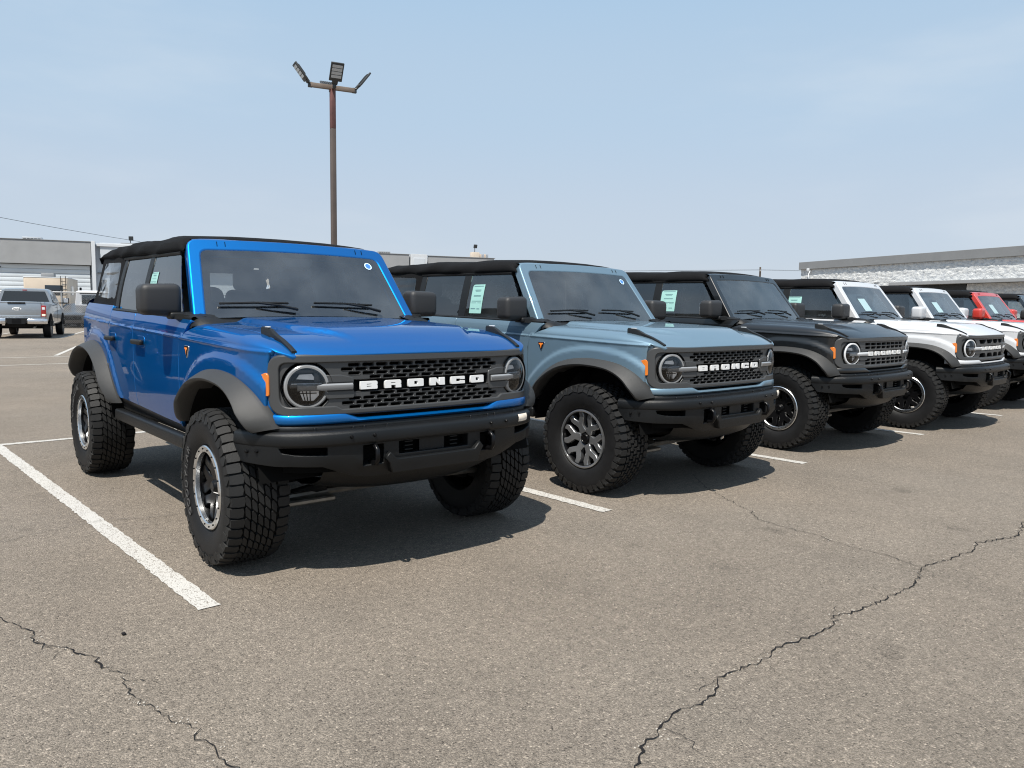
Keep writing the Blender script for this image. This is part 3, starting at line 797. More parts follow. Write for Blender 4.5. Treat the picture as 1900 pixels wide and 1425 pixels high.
        # shield badge on the fender
        if spec.get('badge'):
            bo = round_poly([(.55, 1.078), (.590, 1.150), (.510, 1.150)], [.008, .012, .012])
            bd = part('badge', 'badge%d' % s, lambda: panel(bo, lambda u, v: Vector((s*(side_x(u, v)+.005), u, v)), (s, 0, 0), step=.05, lip=[(.001, .001, 45), (.0015, .006, 90)]), M['chrome'], root)
            part('badge_field', 'badgef%d' % s, lambda: panel([(.55+(p[0]-.55)*.84, 1.124+(p[1]-1.124)*.84) for p in bo], lambda u, v: Vector((s*(side_x(u, v)+.0062), u, v)), (s, 0, 0), step=.05, lip=[]), M['dark'], bd)
            part('badge_emblem', 'badgee%d' % s, lambda: panel([(.55, 1.096), (.556, 1.118), (.559, 1.128), (.568, 1.130), (.576, 1.137), (.572, 1.143), (.562, 1.139), (.55, 1.143), (.538, 1.139), (.528, 1.143), (.524, 1.137), (.532, 1.130), (.541, 1.128), (.544, 1.118)], lambda u, v: Vector((s*(side_x(u, v)+.0075), u, v)), (s, 0, 0), step=.05, lip=[]), M['orange'], bd)
    # --- cowl
    part('cowl', 'cowl', lambda: grid([[Vector((xx, yy+.0*abs(xx), zz)) for yy, zz in (( .50, 1.262), (.60-.08*(abs(xx)/.78)**3, 1.286-.012*(abs(xx)/.78)**2), (.66, 1.305-.006*(abs(xx)/.78)**2), (.72, 1.338), (.76, 1.338))] for xx in [-.80+.1*k for k in range(17)]]), M['blk'], root)
    for s in (-1, 1):
        part('cowl_corner', 'cowlc%d' % s, lambda: grid([[Vector((s*xx, yy, zz)) for xx, yy, zz in r] for r in (
            ((.66, .50, 1.275), (.66, .53, 1.300), (.66, .66, 1.322), (.66, .74, 1.345), (.66, .80, 1.30)),
            ((.74, .485, 1.272), (.74, .52, 1.304), (.74, .66, 1.330), (.74, .74, 1.350), (.74, .82, 1.30)),
            ((.80, .50, 1.268), (.80, .54, 1.302), (.80, .68, 1.333), (.80, .78, 1.345), (.80, .86, 1.30)),
            ((.832, .56, 1.262), (.835, .58, 1.290), (.835, .70, 1.318), (.832, .80, 1.330), (.828, .88, 1.29)),
            ((.836, .57, 1.250), (.838, .60, 1.262), (.838, .70, 1.270), (.836, .80, 1.275), (.83, .88, 1.27)))], False, 50), M['blk'], root)
    # --- windscreen frame
    fr_o = round_poly([(-.772, -.03), (-.724, -.03), (-.648, WL-.066), (.648, WL-.066), (.724, -.03), (.772, -.03), (.692, WL-.004), (-.692, WL-.004)], [.005, .005, .06, .06, .005, .005, .055, .055], 5)
    wf = part('windscreen_frame', 'wframe', lambda: panel(fr_o, lambda u, v: wsurf(u, v), tuple(WN), step=.04, lip=rlip(.016, .06)), pm, root)
    part('header', 'header', lambda: grid([[Vector((xx, yy+.0, zz-.012*(abs(xx)/.66)**8)) for yy, zz in (tuple((wsurf(xx, WL-.008)-WN*.010).yz), tuple((wsurf(xx, WL+.0120)-WN*.014).yz), (1.072, 1.822), (1.11, 1.822))] for xx in [-.66+.055*k for k in range(25)]], False, 60), pm, wf)
    for k in (-.50, .50):
        part('frame_seam', 'seam%.1f' % k, lambda: join(*[tube([wsurf(k+q, WL-.05, .0025), wsurf(k+q+.004, WL-.014, .0025)], .0022, 5) for q in (-.026, .026)]), M['dark'], wf)
    g_o = round_poly([(-.718, -.03), (.718, -.03), (.640, WL-.074), (-.640, WL-.074)], [.03, .03, .05, .05], 5)
    g_i = round_poly([(-.655, .085), (.655, .085), (.590, WL-.118), (-.590, WL-.118)], [.07, .07, .05, .05], 5)
    ws = part('windscreen', 'wscreen', lambda: panel(g_o, lambda u, v: wsurf(u, v, -.006), tuple(WN), step=.06, lip=[(0, .004, 90)]), M['screen'], root)
    part('frit_border', 'frit', lambda: panel(g_o, lambda u, v: wsurf(u, v, -.013), tuple(WN), holes=[g_i], step=.06, lip=[]), M['frit'], ws)
    part('camera_housing', 'camh', lambda: prism(round_poly([(-.14, .0), (.14, .0), (.085, -.12), (-.085, -.12)], .02), .03, Matrix.Translation(wsurf(0, WL-.07, -.016)) @ RX(-math.atan2(WD.y, WD.z))), M['dash'], ws)
    part('rear_view_mirror', 'rvm', lambda: rbox((.24, .03, .07), .02, 3, c=(.0, .985, 1.600)), M['dash'], ws)
    if spec.get('sticker'):
        st = part('sticker', 'stick', lambda: panel(circle(.545, WL-.15, .030, 20), lambda u, v: wsurf(u, v, -.0025), tuple(WN), step=.1, lip=[]), M['stick2'], ws)
        part('sticker_field', 'stickf', lambda: panel(circle(.545, WL-.15, .022, 20), lambda u, v: wsurf(u, v, -.0018), tuple(WN), step=.1, lip=[]), M['stick'], st)
    for k, xx in enumerate((-.60, .02)):
        b0 = wsurf(xx+.47, .005, .02); b1 = wsurf(xx+.22, .052, .026); b2 = wsurf(xx-.02, .062, .016); b3 = wsurf(xx+.42, .058, .016)
        wp = part('wiper', 'wiper%d' % k, lambda: tube([b0, (b0+b1)/2+Vector((0, -.004, .006)), b1], [.010, .008, .006], 6), M['blk'], root)
        part('wiper_blade', 'wblade%d' % k, lambda: tube([b2, (b2+b3)/2+WN*.006, b3], .0075, 5), M['blk'], wp)
    # --- roof
    part('soft_top', 'softtop', soft_top, M['fabric'], root)
    part('rear_curtain', 'rcurt', lambda: panel([(-.64, 1.40), (.64, 1.40), (.62, 1.78), (-.62, 1.78)], lambda u, v: Vector((u*(1-.0*(v-1.4)), 3.42-(v-1.40)*.16-.05*(u/.66)**2, v)), (0, 1, 0), holes=[round_poly([(-.52, 1.46), (.52, 1.46), (.50, 1.70), (-.50, 1.70)], .05)], step=.06), M['fabric'], root)
    part('rear_window', 'rwin', lambda: panel(round_poly([(-.52, 1.46), (.52, 1.46), (.50, 1.70), (-.50, 1.70)], .05), lambda u, v: Vector((u, 3.417-(v-1.40)*.16-.05*(u/.66)**2, v)), (0, 1, 0), step=.06, lip=[(.004, .001, 30)]), M['vinyl'], root)
    # --- rear end
    part('tailgate', 'tailgate', lambda: panel(round_poly([(-.745, .76), (.745, .76), (.735, 1.385), (-.735, 1.385)], .03), lambda u, v: Vector((u, 3.552-.012*(u/.75)**2, v)), (0, 1, 0), step=.08, lip=rlip(.056)), pm, root)
    for s in (-1, 1): part('tail_lamp', 'tlamp%d' % s, lambda: rbox((.11, .05, .27), .018, 3, c=(s*.735, 3.55, 1.17)), M['red'], root)
    part('rear_bumper', 'rbump', lambda: rbox((1.66, .17, .16), .04, 3, c=(0, 3.60, .69)), M['bumper'], root)
    wheel(root, 'ring', (0, 3.73, 1.02), R_(-90), 'spare_wheel', 0, spec['tyre'])
    # --- grille and lamps
    gr = part('grille', 'grille_'+gk, lambda: panel(GFI, lambda a, z: G(a, z, 0), (0, -1, 0), holes=grille_holes(gk), step=.035, seg=.03,
              lip=[(.004, 0, 0)], hole_lip=[(-.0015, -.001, -20), (.001, .001, 45), (.0015, .004, 90), (.0015, .022, 90)] if gk == 'slots' else [(.001, .001, 45), (.002, .005, 90), (.002, .024, 90)]), M['grille'], root)
    part('grille_surround', 'gsurr', lambda: panel(GRO, lambda a, z: G(a, z, .014), (0, -1, 0), holes=[GFI], step=.03, lip=rlip(.013, .02), hole_lip=[(.003, .0008, 25), (.006, .004, 60), (.0075, .014, 85)]), M['grille'], gr)
    for s in (-1, 1):
        part('grille_bridge', 'gbrid%d' % s, lambda: panel([(s*p[0], p[1]) for p in round_poly([(.436, .935), (HLA-.10, .935), (HLA-.085, .955), (HLA-.085, 1.045), (.50, 1.045), (.436, 1.03)], .004, 1)], lambda a, z: G(a, z, .009), (0, -1, 0), step=.04, lip=[(.003, .002, 40), (.006, .010, 80)]), M['grille'], gr)
    part('radiator', 'radiator', lambda: join(grid([[G(a, z, -.055) for z in (.80, .87, 1.0, 1.14)] for a in [-.56+.056*k for k in range(21)]]), *[tube([G(a, z, -.048) for a in (-.5, 0, .5)], .003, 4) for z in [.89+.02*k for k in range(12)]]), M['dark'], gr)
    LW, LG = .0945, .0445; a0 = -(6*LW+5*LG)/2
    part('letter_backing', 'lback', lambda: grid([[G(a, z, -.020) for z in (.957, 1.025)] for a in [-.44+.04*k for k in range(23)]]), M['dark'], gr)
    for i, (gl, ho) in enumerate(glyphs()):
        b = a0+i*(LW+LG)
        mp = lambda q: (b+q[0]*LW, .971+q[1]*.0395)
        part('letter', 'glyph%d' % i, lambda: panel([mp(q) for q in gl], lambda a, z: G(a, z, .004), (0, -1, 0), holes=[[mp(q) for q in h] for h in ho], step=.03, seg=.02, lip=[(.0006, .0006, 45), (.001, .002, 85), (.001, .014, 90)]), M['white'], gr)
    for s in (-1, 1):
        hp = G(s*HLA, .994); n = PC.at(s*HLA)[1]
        yaw = math.atan2(n.x, -n.y)           # turn about z so that local -y looks along n
        hm = Matrix.Translation(hp) @ RZ(yaw) @ RZ(R_(-90))     # lathe axis -x -> outwards
        hl = part('headlight', 'hl%d' % s, lambda: xform(lathe([(.0, .126), (.012, .121), (.035, .117), (.06, .105), (.075, .06), (.078, 0)], 40), Matrix.Translation(hp) @ RZ(yaw) @ RZ(R_(90))), M['dark'], gr)
        R2 = Matrix.Translation(hp) @ RZ(yaw) @ RZ(R_(90))
        part('lamp_ring', 'hlr%d' % s, lambda: xform(lathe([(.02, .088), (.002, .090), (-.004, .094), (-.004, .103), (.001, .109), (.02, .112)], 48), R2), M['drl' if gk != 'slots' else 'drl_dim'], hl)
        part('reflector', 'hlf%d' % s, lambda: xform(join(
            xform(prism([(-.062*s, -.012), (.018*s, -.012), (.030*s, -.030), (.020*s, -.070), (-.035*s, -.072), (-.062*s, -.045)][::(1 if s < 0 else -1)], .012), T(.026, 0, 0) @ RZ(R_(-90))),
            xform(prism([(-.05*s, .030), (.045*s, .036), (.03*s, .058), (-.03*s, .060)][::(1 if s < 0 else -1)], .012), T(.034, 0, 0) @ RZ(R_(-90))), rbox((.02, .15, .006), .002, 1, c=(.020, 0, .014))), R2), M['refl'], hl)
        part('reflector_ribs', 'hlq%d' % s, lambda: xform(join(*[xform(rbox((.006, .004, .066), 0), T(.0225, s*(-.045+.016*k), -.042) @ RX(s*(.5-.12*k))) for k in range(5)], rbox((.006, .1, .004), 0, c=(.0225, 0, -.034))), R2), M['dark'], hl, kind='stuff')
        part('lamp_bezel', 'hlb%d' % s, lambda: xform(join(rbox((.03, .16, .018), .004, 2, c=(.030, 0, .001)), rbox((.03, .12, .02), .004, 2, c=(.040, 0, .074)), rbox((.02, .03, .05), .004, 2, c=(.038, s*.055, .045))), R2), M['grille'], hl)
        def lens_():
            prof = [(-.026+.032*(r/.113)**2, max(r, .0005)) for r in (0, .03, .06, .085, .10, .108, .113)]
            return xform(lathe(prof+[(.016, .115)], 40), R2)
        part('lens', 'hll%d' % s, lens_, M['lens'], hl)
        a1, a2 = HLA-.052 if True else 0, .442
        def bar():
            rows = []
            for k in range(13):
                a = s*(HLA+.045+(a2-HLA-.045)*k/12); o = .021 if k else .018
                rows.append([G(a, .991+zz, oo) for oo, zz in ((.004, -.0175), (o-.006, -.0165), (o, -.009), (o+.001, .009), (o-.006, .0165), (.004, .0175))])
            return grid(rows, True, 40, True)
        part('light_bar', 'hlbar%d' % s, bar, M['drl_dim'] if gk == 'slots' else M['drl'], hl)
        part('bar_shadow_gap', 'hlgap%d' % s, lambda: grid([[G(s*a, z, .0125) for z in (.968, 1.014)] for a in (.436, .47, .51, .55, .575)]), M['blk'], hl)
        def mk():
            pts = round_poly([(AE-.052, .935), (AE-.012, .940), (AE-.010, 1.045), (AE-.040, 1.060), (AE-.055, 1.05)], .006, 2)
            return panel([(s*p[0], p[1]) for p in pts], lambda a, z: G(a, z, .030-.004), (s, -1, 0), step=.03, lip=[(.001, .001, 45), (.002, .004, 90), (.002, .014, 90)])
        def mk2():
            pts = round_poly([(AE-.006, .950), (AE+.046, .950), (AE+.046, 1.050), (AE+.006, 1.060), (AE-.006, 1.045)], .008, 2)
            return panel([(s*p[0], p[1]) for p in pts], lambda a, z: G(a, z, .021), (s, -1, 0), step=.03, lip=[(.001, .001, 45), (.003, .004, 90), (.003, .02, 90)])
        part('side_marker', 'marker%d' % s, mk2, M['amber'], gr)
    for s in (-1, 1):
        part('fender_nose', 'nose%d' % s, lambda: grid([[G(s*a, z, -.004+.020*sstep(AE-.03, AE+.04, a)) for z in [.855+.0255*k for k in range(13)]] for a in [AE-.062+.0115*k for k in range(12)]], False, 60), pm, root)
    # painted strip under the grille
    def fascia_():
        rows = []
        for k in range(61):
            a = -.97+1.94*k/60; t = .860-.030*(1-sstep(.40, .50, abs(a))); b = .808+.0*abs(a)
            rows.append([G(a, z, o) for o, z in ((-.03, t+.004), (.004, t), (.013, t-.004), (.019, t-.012), (.020, b+.010), (.013, b), (-.02, b-.004))])
        return grid(rows, False, 60)
    part('front_fascia', 'fascia', fascia_, pm, root)
    part('fascia_lip', 'fasclip', lambda: grid([[G(a, z, o) for o, z in ((-.004, .808), (.011, .800), (.013, .780), (.0, .752), (-.05, .74))] for a in [-.90+.045*k for k in range(41)]], False, 60), M['blk'], root)
    part('slit_grille', 'slit', lambda: grid([[G(a, z, o) for o, z in ((.002, .862), (-.02, .855), (-.02, .838), (.0, .832))] for a in [-.43+.043*k for k in range(21)]]), M['dark'], gr)
    # --- bumper
    be = BC.L[-1]
    bu = part('front_bumper', 'bumper', lambda: grid([[Bm(a, z-.010*(abs(a)/be)**2, o) for o, z in ((-.10, .774), (-.06, .783), (-.002, .783), (.006, .782), (.020, .771), (.024, .764), (.027, .722), (.024, .714), (.016, .708), (-.06, .706))] for a in [-be+2*be*k/60 for k in range(61)]], False, 35), M['bumper'], root)
    ax = lambda q: BC.a_of_x(q)
    lo = [(be, .706), (be-.002, .695), (be-.06, .622), (ax(.80), .612), (ax(.62), .604), (ax(.55), .575), (ax(.47), .545), (ax(.38), .532)]
    lo_o = lo+[(-a, z) for a, z in lo[::-1]]
    def hol():
        H = []
        for s in (-1, 1):
            H.append([(s*a, z) for a, z in round_poly([(ax(.595), .655), (ax(.74), .660), (ax(.785), .672), (ax(.795), .702), (ax(.595), .702)], .008)])
            H.append([(s*a, z) for a, z in round_poly([(ax(.305), .590), (ax(.425), .585), (ax(.425), .700), (ax(.305), .700)], .008)])
        H.append(round_poly([(-.225, .632), (.225, .632), (.225, .704), (-.225, .704)], .006))
        return H
    part('bumper_plate', 'bplate', lambda: panel(lo_o, lambda a, z: Bm(a, z, .004+.019*sstep(ax(.74), ax(.80), abs(a))-.03*sstep(.62, .52, z)), (0, -1, 0), holes=hol(), step=.05, seg=.035, lip=[(.003, .003, 45), (.004, .01, 85), (.004, .07, 90)], hole_lip=[(.003, .003, 45), (.004, .008, 85), (.004, .06, 90)]), M['bumper'], bu)
    part('bumper_backing', 'bback', lambda: grid([[Bm(a, z, -.075) for z in (.56, .64, .712)] for a in [-.86+.086*k for k in range(21)]]), M['dark'], bu)
    part('winch_tray', 'wtray', lambda: panel([(-.27, .548), (.27, .548), (.285, .60), (.305, .625), (.285, .648), (.25, .612), (-.25, .612), (-.285, .648), (-.305, .625), (-.285, .60)], lambda a, z: Bm(a, z, .034-.10*max(0, .60-z)), (0, -1, 0), step=.05, lip=[(.003, .003, 45), (.005, .012, 85), (.005, .05, 90)]), M['bumper'], bu)
    part('center_plate', 'cplate', lambda: grid([[Bm(a, z, -.022) for z in (.628, .71)] for a in (-.085, 0, .075)]), M['bumper'], bu)
    part('sensor_bracket', 'sbrk', lambda: join(*[rbox((.05, .03, .008), .002, 1, c=Bm(a, z, -.035)) for a in (-.15, .14) for z in (.648, .67, .69)]), M['blk'], bu, kind='stuff')
    for s in (-1, 1):
        part('tow_hook', 'hook%d' % s, lambda: tube([Bm(s*.366, .690, -.05), Bm(s*.366, .690, .030), Bm(s*.366, .672, .047), Bm(s*.366, .632, .050), Bm(s*.366, .606, .036), Bm(s*.366, .602, -.05)], .0125, 8), M['gblk'], bu)
        part('bumper_bolts', 'bbolt%d' % s, lambda: join(*[xform(lathe([(-.009, 0), (-.009, .006), (-.004, .009), (.004, .010)], 10), Matrix.Translation(Bm(s*a, z, .026)) @ RZ(math.atan2(BC.at(s*a)[1].x, -BC.at(s*a)[1].y)) @ RZ(R_(90))) for a, z in ((.37, .748), (.49, .748), (be-.16, .68), (be-.10, .675))],
             *[xform(lathe([(-.009, 0), (-.009, .006), (-.004, .009), (.004, .010)], 10), Matrix.Translation(Bm(s*a, .783, -.035)) @ RY(R_(90))) for a in (.27, .40, .46, .66, .80, .95)]), M['gblk'], bu, kind='stuff')
    if spec.get('tape'):
        part('tape_label', 'tape', lambda: panel([(ax(.60), .722), (ax(.69), .720), (ax(.70), .770), (ax(.605), .772)], lambda a, z: Bm(a, z, .0295-.9*(z-.745)**2*14), (0, -1, 0), step=.02, lip=[]), M['tape'], bu)
    part('skid_plate', 'skid', lambda: grid([[Vector((xx, yy+.10*(abs(xx)/.56)**2.5, zz+.045*(abs(xx)/.56)**3)) for yy, zz in ((-.66, .56), (-.665, .52), (-.62, .46), (-.54, .425), (-.40, .40), (-.15, .41))] for xx in [-.56+.07*k for k in range(17)]], False, 40), M['bumper'], root)
    # --- wheels
    st = spec.get('steer', 0)
    for s in (-1, 1):
        rz = 0 if s < 0 else math.pi
        wheel(root, spec['wheel'], (s*.818, 0, .4220+spec.get('wz', 0)), rz-st, spin=.35, tk=spec['tyre'])
        wheel(root, spec['wheel'], (s*.818, WB, .4220+spec.get('wz', 0)), rz, spin=1.1, tk=spec['tyre'])
    # --- cabin
    part('floor_tub', 'tub', lambda: join(rbox((1.56, 2.75, .04), 0, c=(0, 2.02, .69)), rbox((.04, 2.6, .62), 0, c=(.785, 1.98, .98)), rbox((.04, 2.6, .62), 0, c=(-.785, 1.98, .98)), rbox((1.5, .04, .60), 0, c=(0, 3.36, 1.0)), rbox((1.5, .04, .62), 0, c=(0, .68, .98)), rbox((.34, 1.6, .30), .04, 2, c=(0, 1.7, .84))), M['dash'], root)
    part('dashboard', 'dash', lambda: join(rbox((1.44, .36, .20), .05, 3, c=(0, .90, 1.235)), rbox((.42, .10, .16), .03, 3, c=(.40, .98, 1.30)), rbox((.30, .03, .19), .01, 2, c=(0, 1.075, 1.25))), M['dash'], root)
    part('steering_wheel', 'steer', lambda: xform(join(tube([(.185*math.cos(a), 0, .185*math.sin(a)) for a in [2*math.pi*k/28 for k in range(29)]], .017, 7, False), tube([(-.17, 0, 0), (.17, 0, 0)], .018, 6), tube([(0, 0, 0), (0, 0, -.17)], .02, 6), rbox((.14, .05, .11), .03, 2)), T(.40, 1.18, 1.24) @ RX(R_(-22))), M['dash'], root)
    for xx in (-.38, .38):
        for yy in (1.62, 2.42):
            k = 'sf' if yy < 2 else 'sr'
            se = part('seat', k, lambda: join(rbox((.52, .52, .16), .06, 3, c=(0, -.02, .92)), rbox((.52, .15, .62), .06, 3, fn=lambda c: (c.x*(1 if c.z < 0 else .84), c.y+c.z*.22, c.z), c=(0, .26, 1.22))), M['seat'], root, (xx, yy, 0))
            part('headrest', 'hrest', lambda: join(rbox((.28, .10, .19), .045, 3, c=(0, .36, 1.62)), tube([(-.06, .345, 1.5), (-.06, .35, 1.6)], .008, 6), tube([(.06, .345, 1.5), (.06, .35, 1.6)], .008, 6)), M['seat'], se)
    part('roll_bar', 'rollbar', lambda: join(*[tube(smooth_open([(-.70, yy, 1.20), (-.67, yy, 1.62), (-.58, yy, 1.745), (0, yy, 1.765), (.58, yy, 1.745), (.67, yy, 1.62), (.70, yy, 1.20)], 5), .034, 8) for yy in (1.72, 2.72)],
         *[tube([(s*.60, 1.06, 1.725), (s*.60, 1.72, 1.745), (s*.60, 2.72, 1.745), (s*.60, 3.25, 1.60)], .032, 8) for s in (-1, 1)]), M['dash'], root)
    if spec.get('sheet'):
        s = -1; yy, zz, w, h = spec['sheet']
        fdo = [c for c in root.children if c.name.startswith('front_door')][0]
        gx = lambda u, v, o: Vector((-(glass_x(v)+.010*math.sin((v-1.30)/.43*math.pi)+o), u, v))
        sh = part('window_sheet', None, lambda: panel(round_poly([(yy, zz), (yy+w, zz), (yy+w, zz+h), (yy, zz+h)], [.004, .004, .03, .004]), lambda u, v: gx(u, v, .003), (-1, 0, 0), step=.06, lip=[]), M['sheet'], fdo)
        lines = [(.10, .90, .935, .02), (.25, .75, .80, .022), (.3, .7, .765, .012), (.2, .8, .62, .010), (.2, .8, .59, .010), (.1, .9, .42, .014), (.1, .5, .36, .01), (.6, .9, .36, .01), (.1, .48, .15, .028), (.60, .84, .145, .028)]
        part('sheet_print', None, lambda: join(*[([gx(yy+w*(1-q[1]), zz+h*q[2], .0045), gx(yy+w*(1-q[0]), zz+h*q[2], .0045), gx(yy+w*(1-q[0]), zz+h*(q[2]+q[3]), .0045), gx(yy+w*(1-q[1]), zz+h*(q[2]+q[3]), .0045)], [(0, 3, 2, 1)], None, 30) for q in lines], ang=0), M['ink'], sh)
    part('tie_rod', 'tierod', lambda: join(tube([(-.72, -.17, .345), (-.40, -.20, .36), (.40, -.20, .36), (.72, -.17, .345)], .02, 8), rbox((.30, .09, .03), .008, 1, c=(-.50, -.24, .335))), M['steel'], root)
    if spec.get('far_reflection'):  # pale sheet with strokes, imitates a bright reflection in the far window
        fdo = [c for c in root.children if c.name.startswith('front_door')][1]
        fp = part('window_reflection', None, lambda: panel(round_poly([(.95, 1.34), (1.45, 1.34), (1.45, 1.60), (1.06, 1.60)], .01), lambda u, v: Vector((glass_x(v)-.006, u, v)), (-1, 0, 0), step=.1, lip=[(0, .001, 90)]), M['pale'], fdo)
        part('reflection_marks', None, lambda: join(*[tube([(glass_x(z)-.009, y+.03*math.sin(t*2.3+q), z+.022*math.cos(t*3.1+q)) for t in range(7)], .0022, 4) for q, (y, z) in enumerate(((1.10, 1.53), (1.20, 1.50), (1.32, 1.54), (1.12, 1.43), (1.24, 1.41), (1.35, 1.42), (1.20, 1.37)))]), M['ink'], fp, kind='stuff')
    if spec.get('screen_sheet'):
        part('screen_sheet', None, lambda: panel([(-.42, .10), (-.22, .10), (-.22, .30), (-.42, .30)], lambda u, v: wsurf(u, v, -.003), tuple(WN), step=.1, lip=[]), M['paper'], ws)
    return root
# ================================================================== the setting
def asphalt_mat():
    m, nt, b = newmat('asphalt'); L = nt.links.new; N = nt.nodes.new
    tc = N('ShaderNodeTexCoord'); 
    def noise_(s, d=4, r=.55):
        n = N('ShaderNodeTexNoise'); n.inputs['Scale'].default_value = s; n.inputs['Detail'].default_value = d; n.inputs['Roughness'].default_value = r; L(tc.outputs['Object'], n.inputs['Vector']); return n
    def rng(src, a, b_, c, d):
        r = N('ShaderNodeMapRange'); r.inputs[1].default_value = a; r.inputs[2].default_value = b_; r.inputs[3].default_value = c; r.inputs[4].default_value = d; L(src, r.inputs[0]); return r.outputs[0]
    def mul(a, c):
        k = N('ShaderNodeMath'); k.operation = 'MULTIPLY'; L(a, k.inputs[0]); L(c, k.inputs[1]); return k.outputs[0]
    v1 = N('ShaderNodeTexVoronoi'); v1.inputs['Scale'].default_value = 155; v1.inputs['Randomness'].default_value = 1; L(tc.outputs['Object'], v1.inputs['Vector'])
    v2 = N('ShaderNodeTexVoronoi'); v2.inputs['Scale'].default_value = 330; L(tc.outputs['Object'], v2.inputs['Vector'])
    sep = N('ShaderNodeSeparateColor'); L(v1.outputs['Color'], sep.inputs[0]); sep2 = N('ShaderNodeSeparateColor'); L(v2.outputs['Color'], sep2.inputs[0])
    stone = rng(sep.outputs[0], 0, 1, .74, 1.22); fine = rng(sep2.outputs[1], 0, 1, .68, 1.32)
    pale = N('ShaderNodeMath'); pale.operation = 'GREATER_THAN'; pale.inputs[1].default_value = .965; L(sep.outputs[1], pale.inputs[0])      # scattered light chips
    darkc = N('ShaderNodeMath'); darkc.operation = 'GREATER_THAN'; darkc.inputs[1].default_value = .95; L(sep.outputs[2], darkc.inputs[0])
    big = rng(noise_(.23, 6, .6).outputs['Fac'], .3, .7, .86, 1.12); mid = rng(noise_(1.7, 6, .65).outputs['Fac'], .3, .72, .90, 1.09); tiny = rng(noise_(28, 3).outputs['Fac'], .3, .7, .86, 1.14)
    oil = rng(noise_(.62, 3, .5).outputs['Fac'], .66, .76, 1.0, .80)        # drip stains
    mpg = N('ShaderNodeMapping'); mpg.inputs['Scale'].default_value = (1.0, .12, 1); L(tc.outputs['Object'], mpg.inputs[0])
    ns = N('ShaderNodeTexNoise'); ns.inputs['Scale'].default_value = 1.9; ns.inputs['Detail'].default_value = 5; L(mpg.outputs[0], ns.inputs['Vector'])
    scuff = rng(ns.outputs['Fac'], .55, .75, 1.0, .88)          # long tyre scuffs in the driving direction of the bays
    drip = rng(noise_(2.6, 2, .4).outputs['Fac'], .70, .78, 1.0, .74)
    k = mul(mul(mul(mul(mul(stone, fine), mul(big, mid)), tiny), oil), mul(scuff, drip))
    k2 = N('ShaderNodeMath'); k2.operation = 'MULTIPLY_ADD'; k2.inputs[1].default_value = .75; L(pale.outputs[0], k2.inputs[0]); L(k, k2.inputs[2])
    k3 = N('ShaderNodeMath'); k3.operation = 'MULTIPLY_ADD'; k3.inputs[1].default_value = -.30; L(darkc.outputs[0], k3.inputs[0]); L(k2.outputs[0], k3.inputs[2])
    base = N('ShaderNodeMixRGB'); base.inputs[1].default_value = (.206, .170, .134, 1); base.inputs[2].default_value = (.184, .161, .134, 1); L(noise_(.5, 3).outputs['Fac'], base.inputs[0])
    sc = N('ShaderNodeVectorMath'); sc.operation = 'SCALE'; L(base.outputs[0], sc.inputs[0]); L(k3.outputs[0], sc.inputs['Scale']); L(sc.outputs[0], b.inputs['Base Color'])
    b.inputs['Roughness'].default_value = .88; b.inputs['Specular IOR Level'].default_value = .3
    h = N('ShaderNodeMath'); h.operation = 'MULTIPLY_ADD'; h.inputs[1].default_value = .6; L(v2.outputs['Distance'], h.inputs[0]); L(v1.outputs['Distance'], h.inputs[2])
    bp = N('ShaderNodeBump'); bp.inputs['Strength'].default_value = .85; bp.inputs['Distance'].default_value = .006; bp.invert = True; L(h.outputs[0], bp.inputs['Height']); L(bp.outputs[0], b.inputs['Normal'])
    return m
def worn_paint():
    m, nt, b = newmat('road_paint'); L = nt.links.new; N = nt.nodes.new; out = nt.nodes['Material Output']
    tc = N('ShaderNodeTexCoord')
    v = N('ShaderNodeTexVoronoi'); v.inputs['Scale'].default_value = 170; L(tc.outputs['Object'], v.inputs['Vector'])
    n = N('ShaderNodeTexNoise'); n.inputs['Scale'].default_value = 3.5; n.inputs['Detail'].default_value = 6; L(tc.outputs['Object'], n.inputs['Vector'])
    sep = N('ShaderNodeSeparateColor'); L(v.outputs['Color'], sep.inputs[0])
    thr = N('ShaderNodeMapRange'); thr.inputs[1].default_value = .3; thr.inputs[2].default_value = .75; thr.inputs[3].default_value = .03; thr.inputs[4].default_value = .30; L(n.outputs['Fac'], thr.inputs[0])
    lt = N('ShaderNodeMath'); lt.operation = 'LESS_THAN'; L(sep.outputs[0], lt.inputs[0]); L(thr.outputs[0], lt.inputs[1])
    mx = N('ShaderNodeMixRGB'); mx.inputs[1].default_value = (.43, .415, .385, 1); mx.inputs[2].default_value = (.20, .18, .155, 1); L(lt.outputs[0], mx.inputs[0]); L(mx.outputs[0], b.inputs['Base Color'])
    b.inputs['Roughness'].default_value = .75
    bp = N('ShaderNodeBump'); bp.inputs['Strength'].default_value = .6; bp.inputs['Distance'].default_value = .004; bp.invert = True; L(v.outputs['Distance'], bp.inputs['Height']); L(bp.outputs[0], b.inputs['Normal'])
    return m
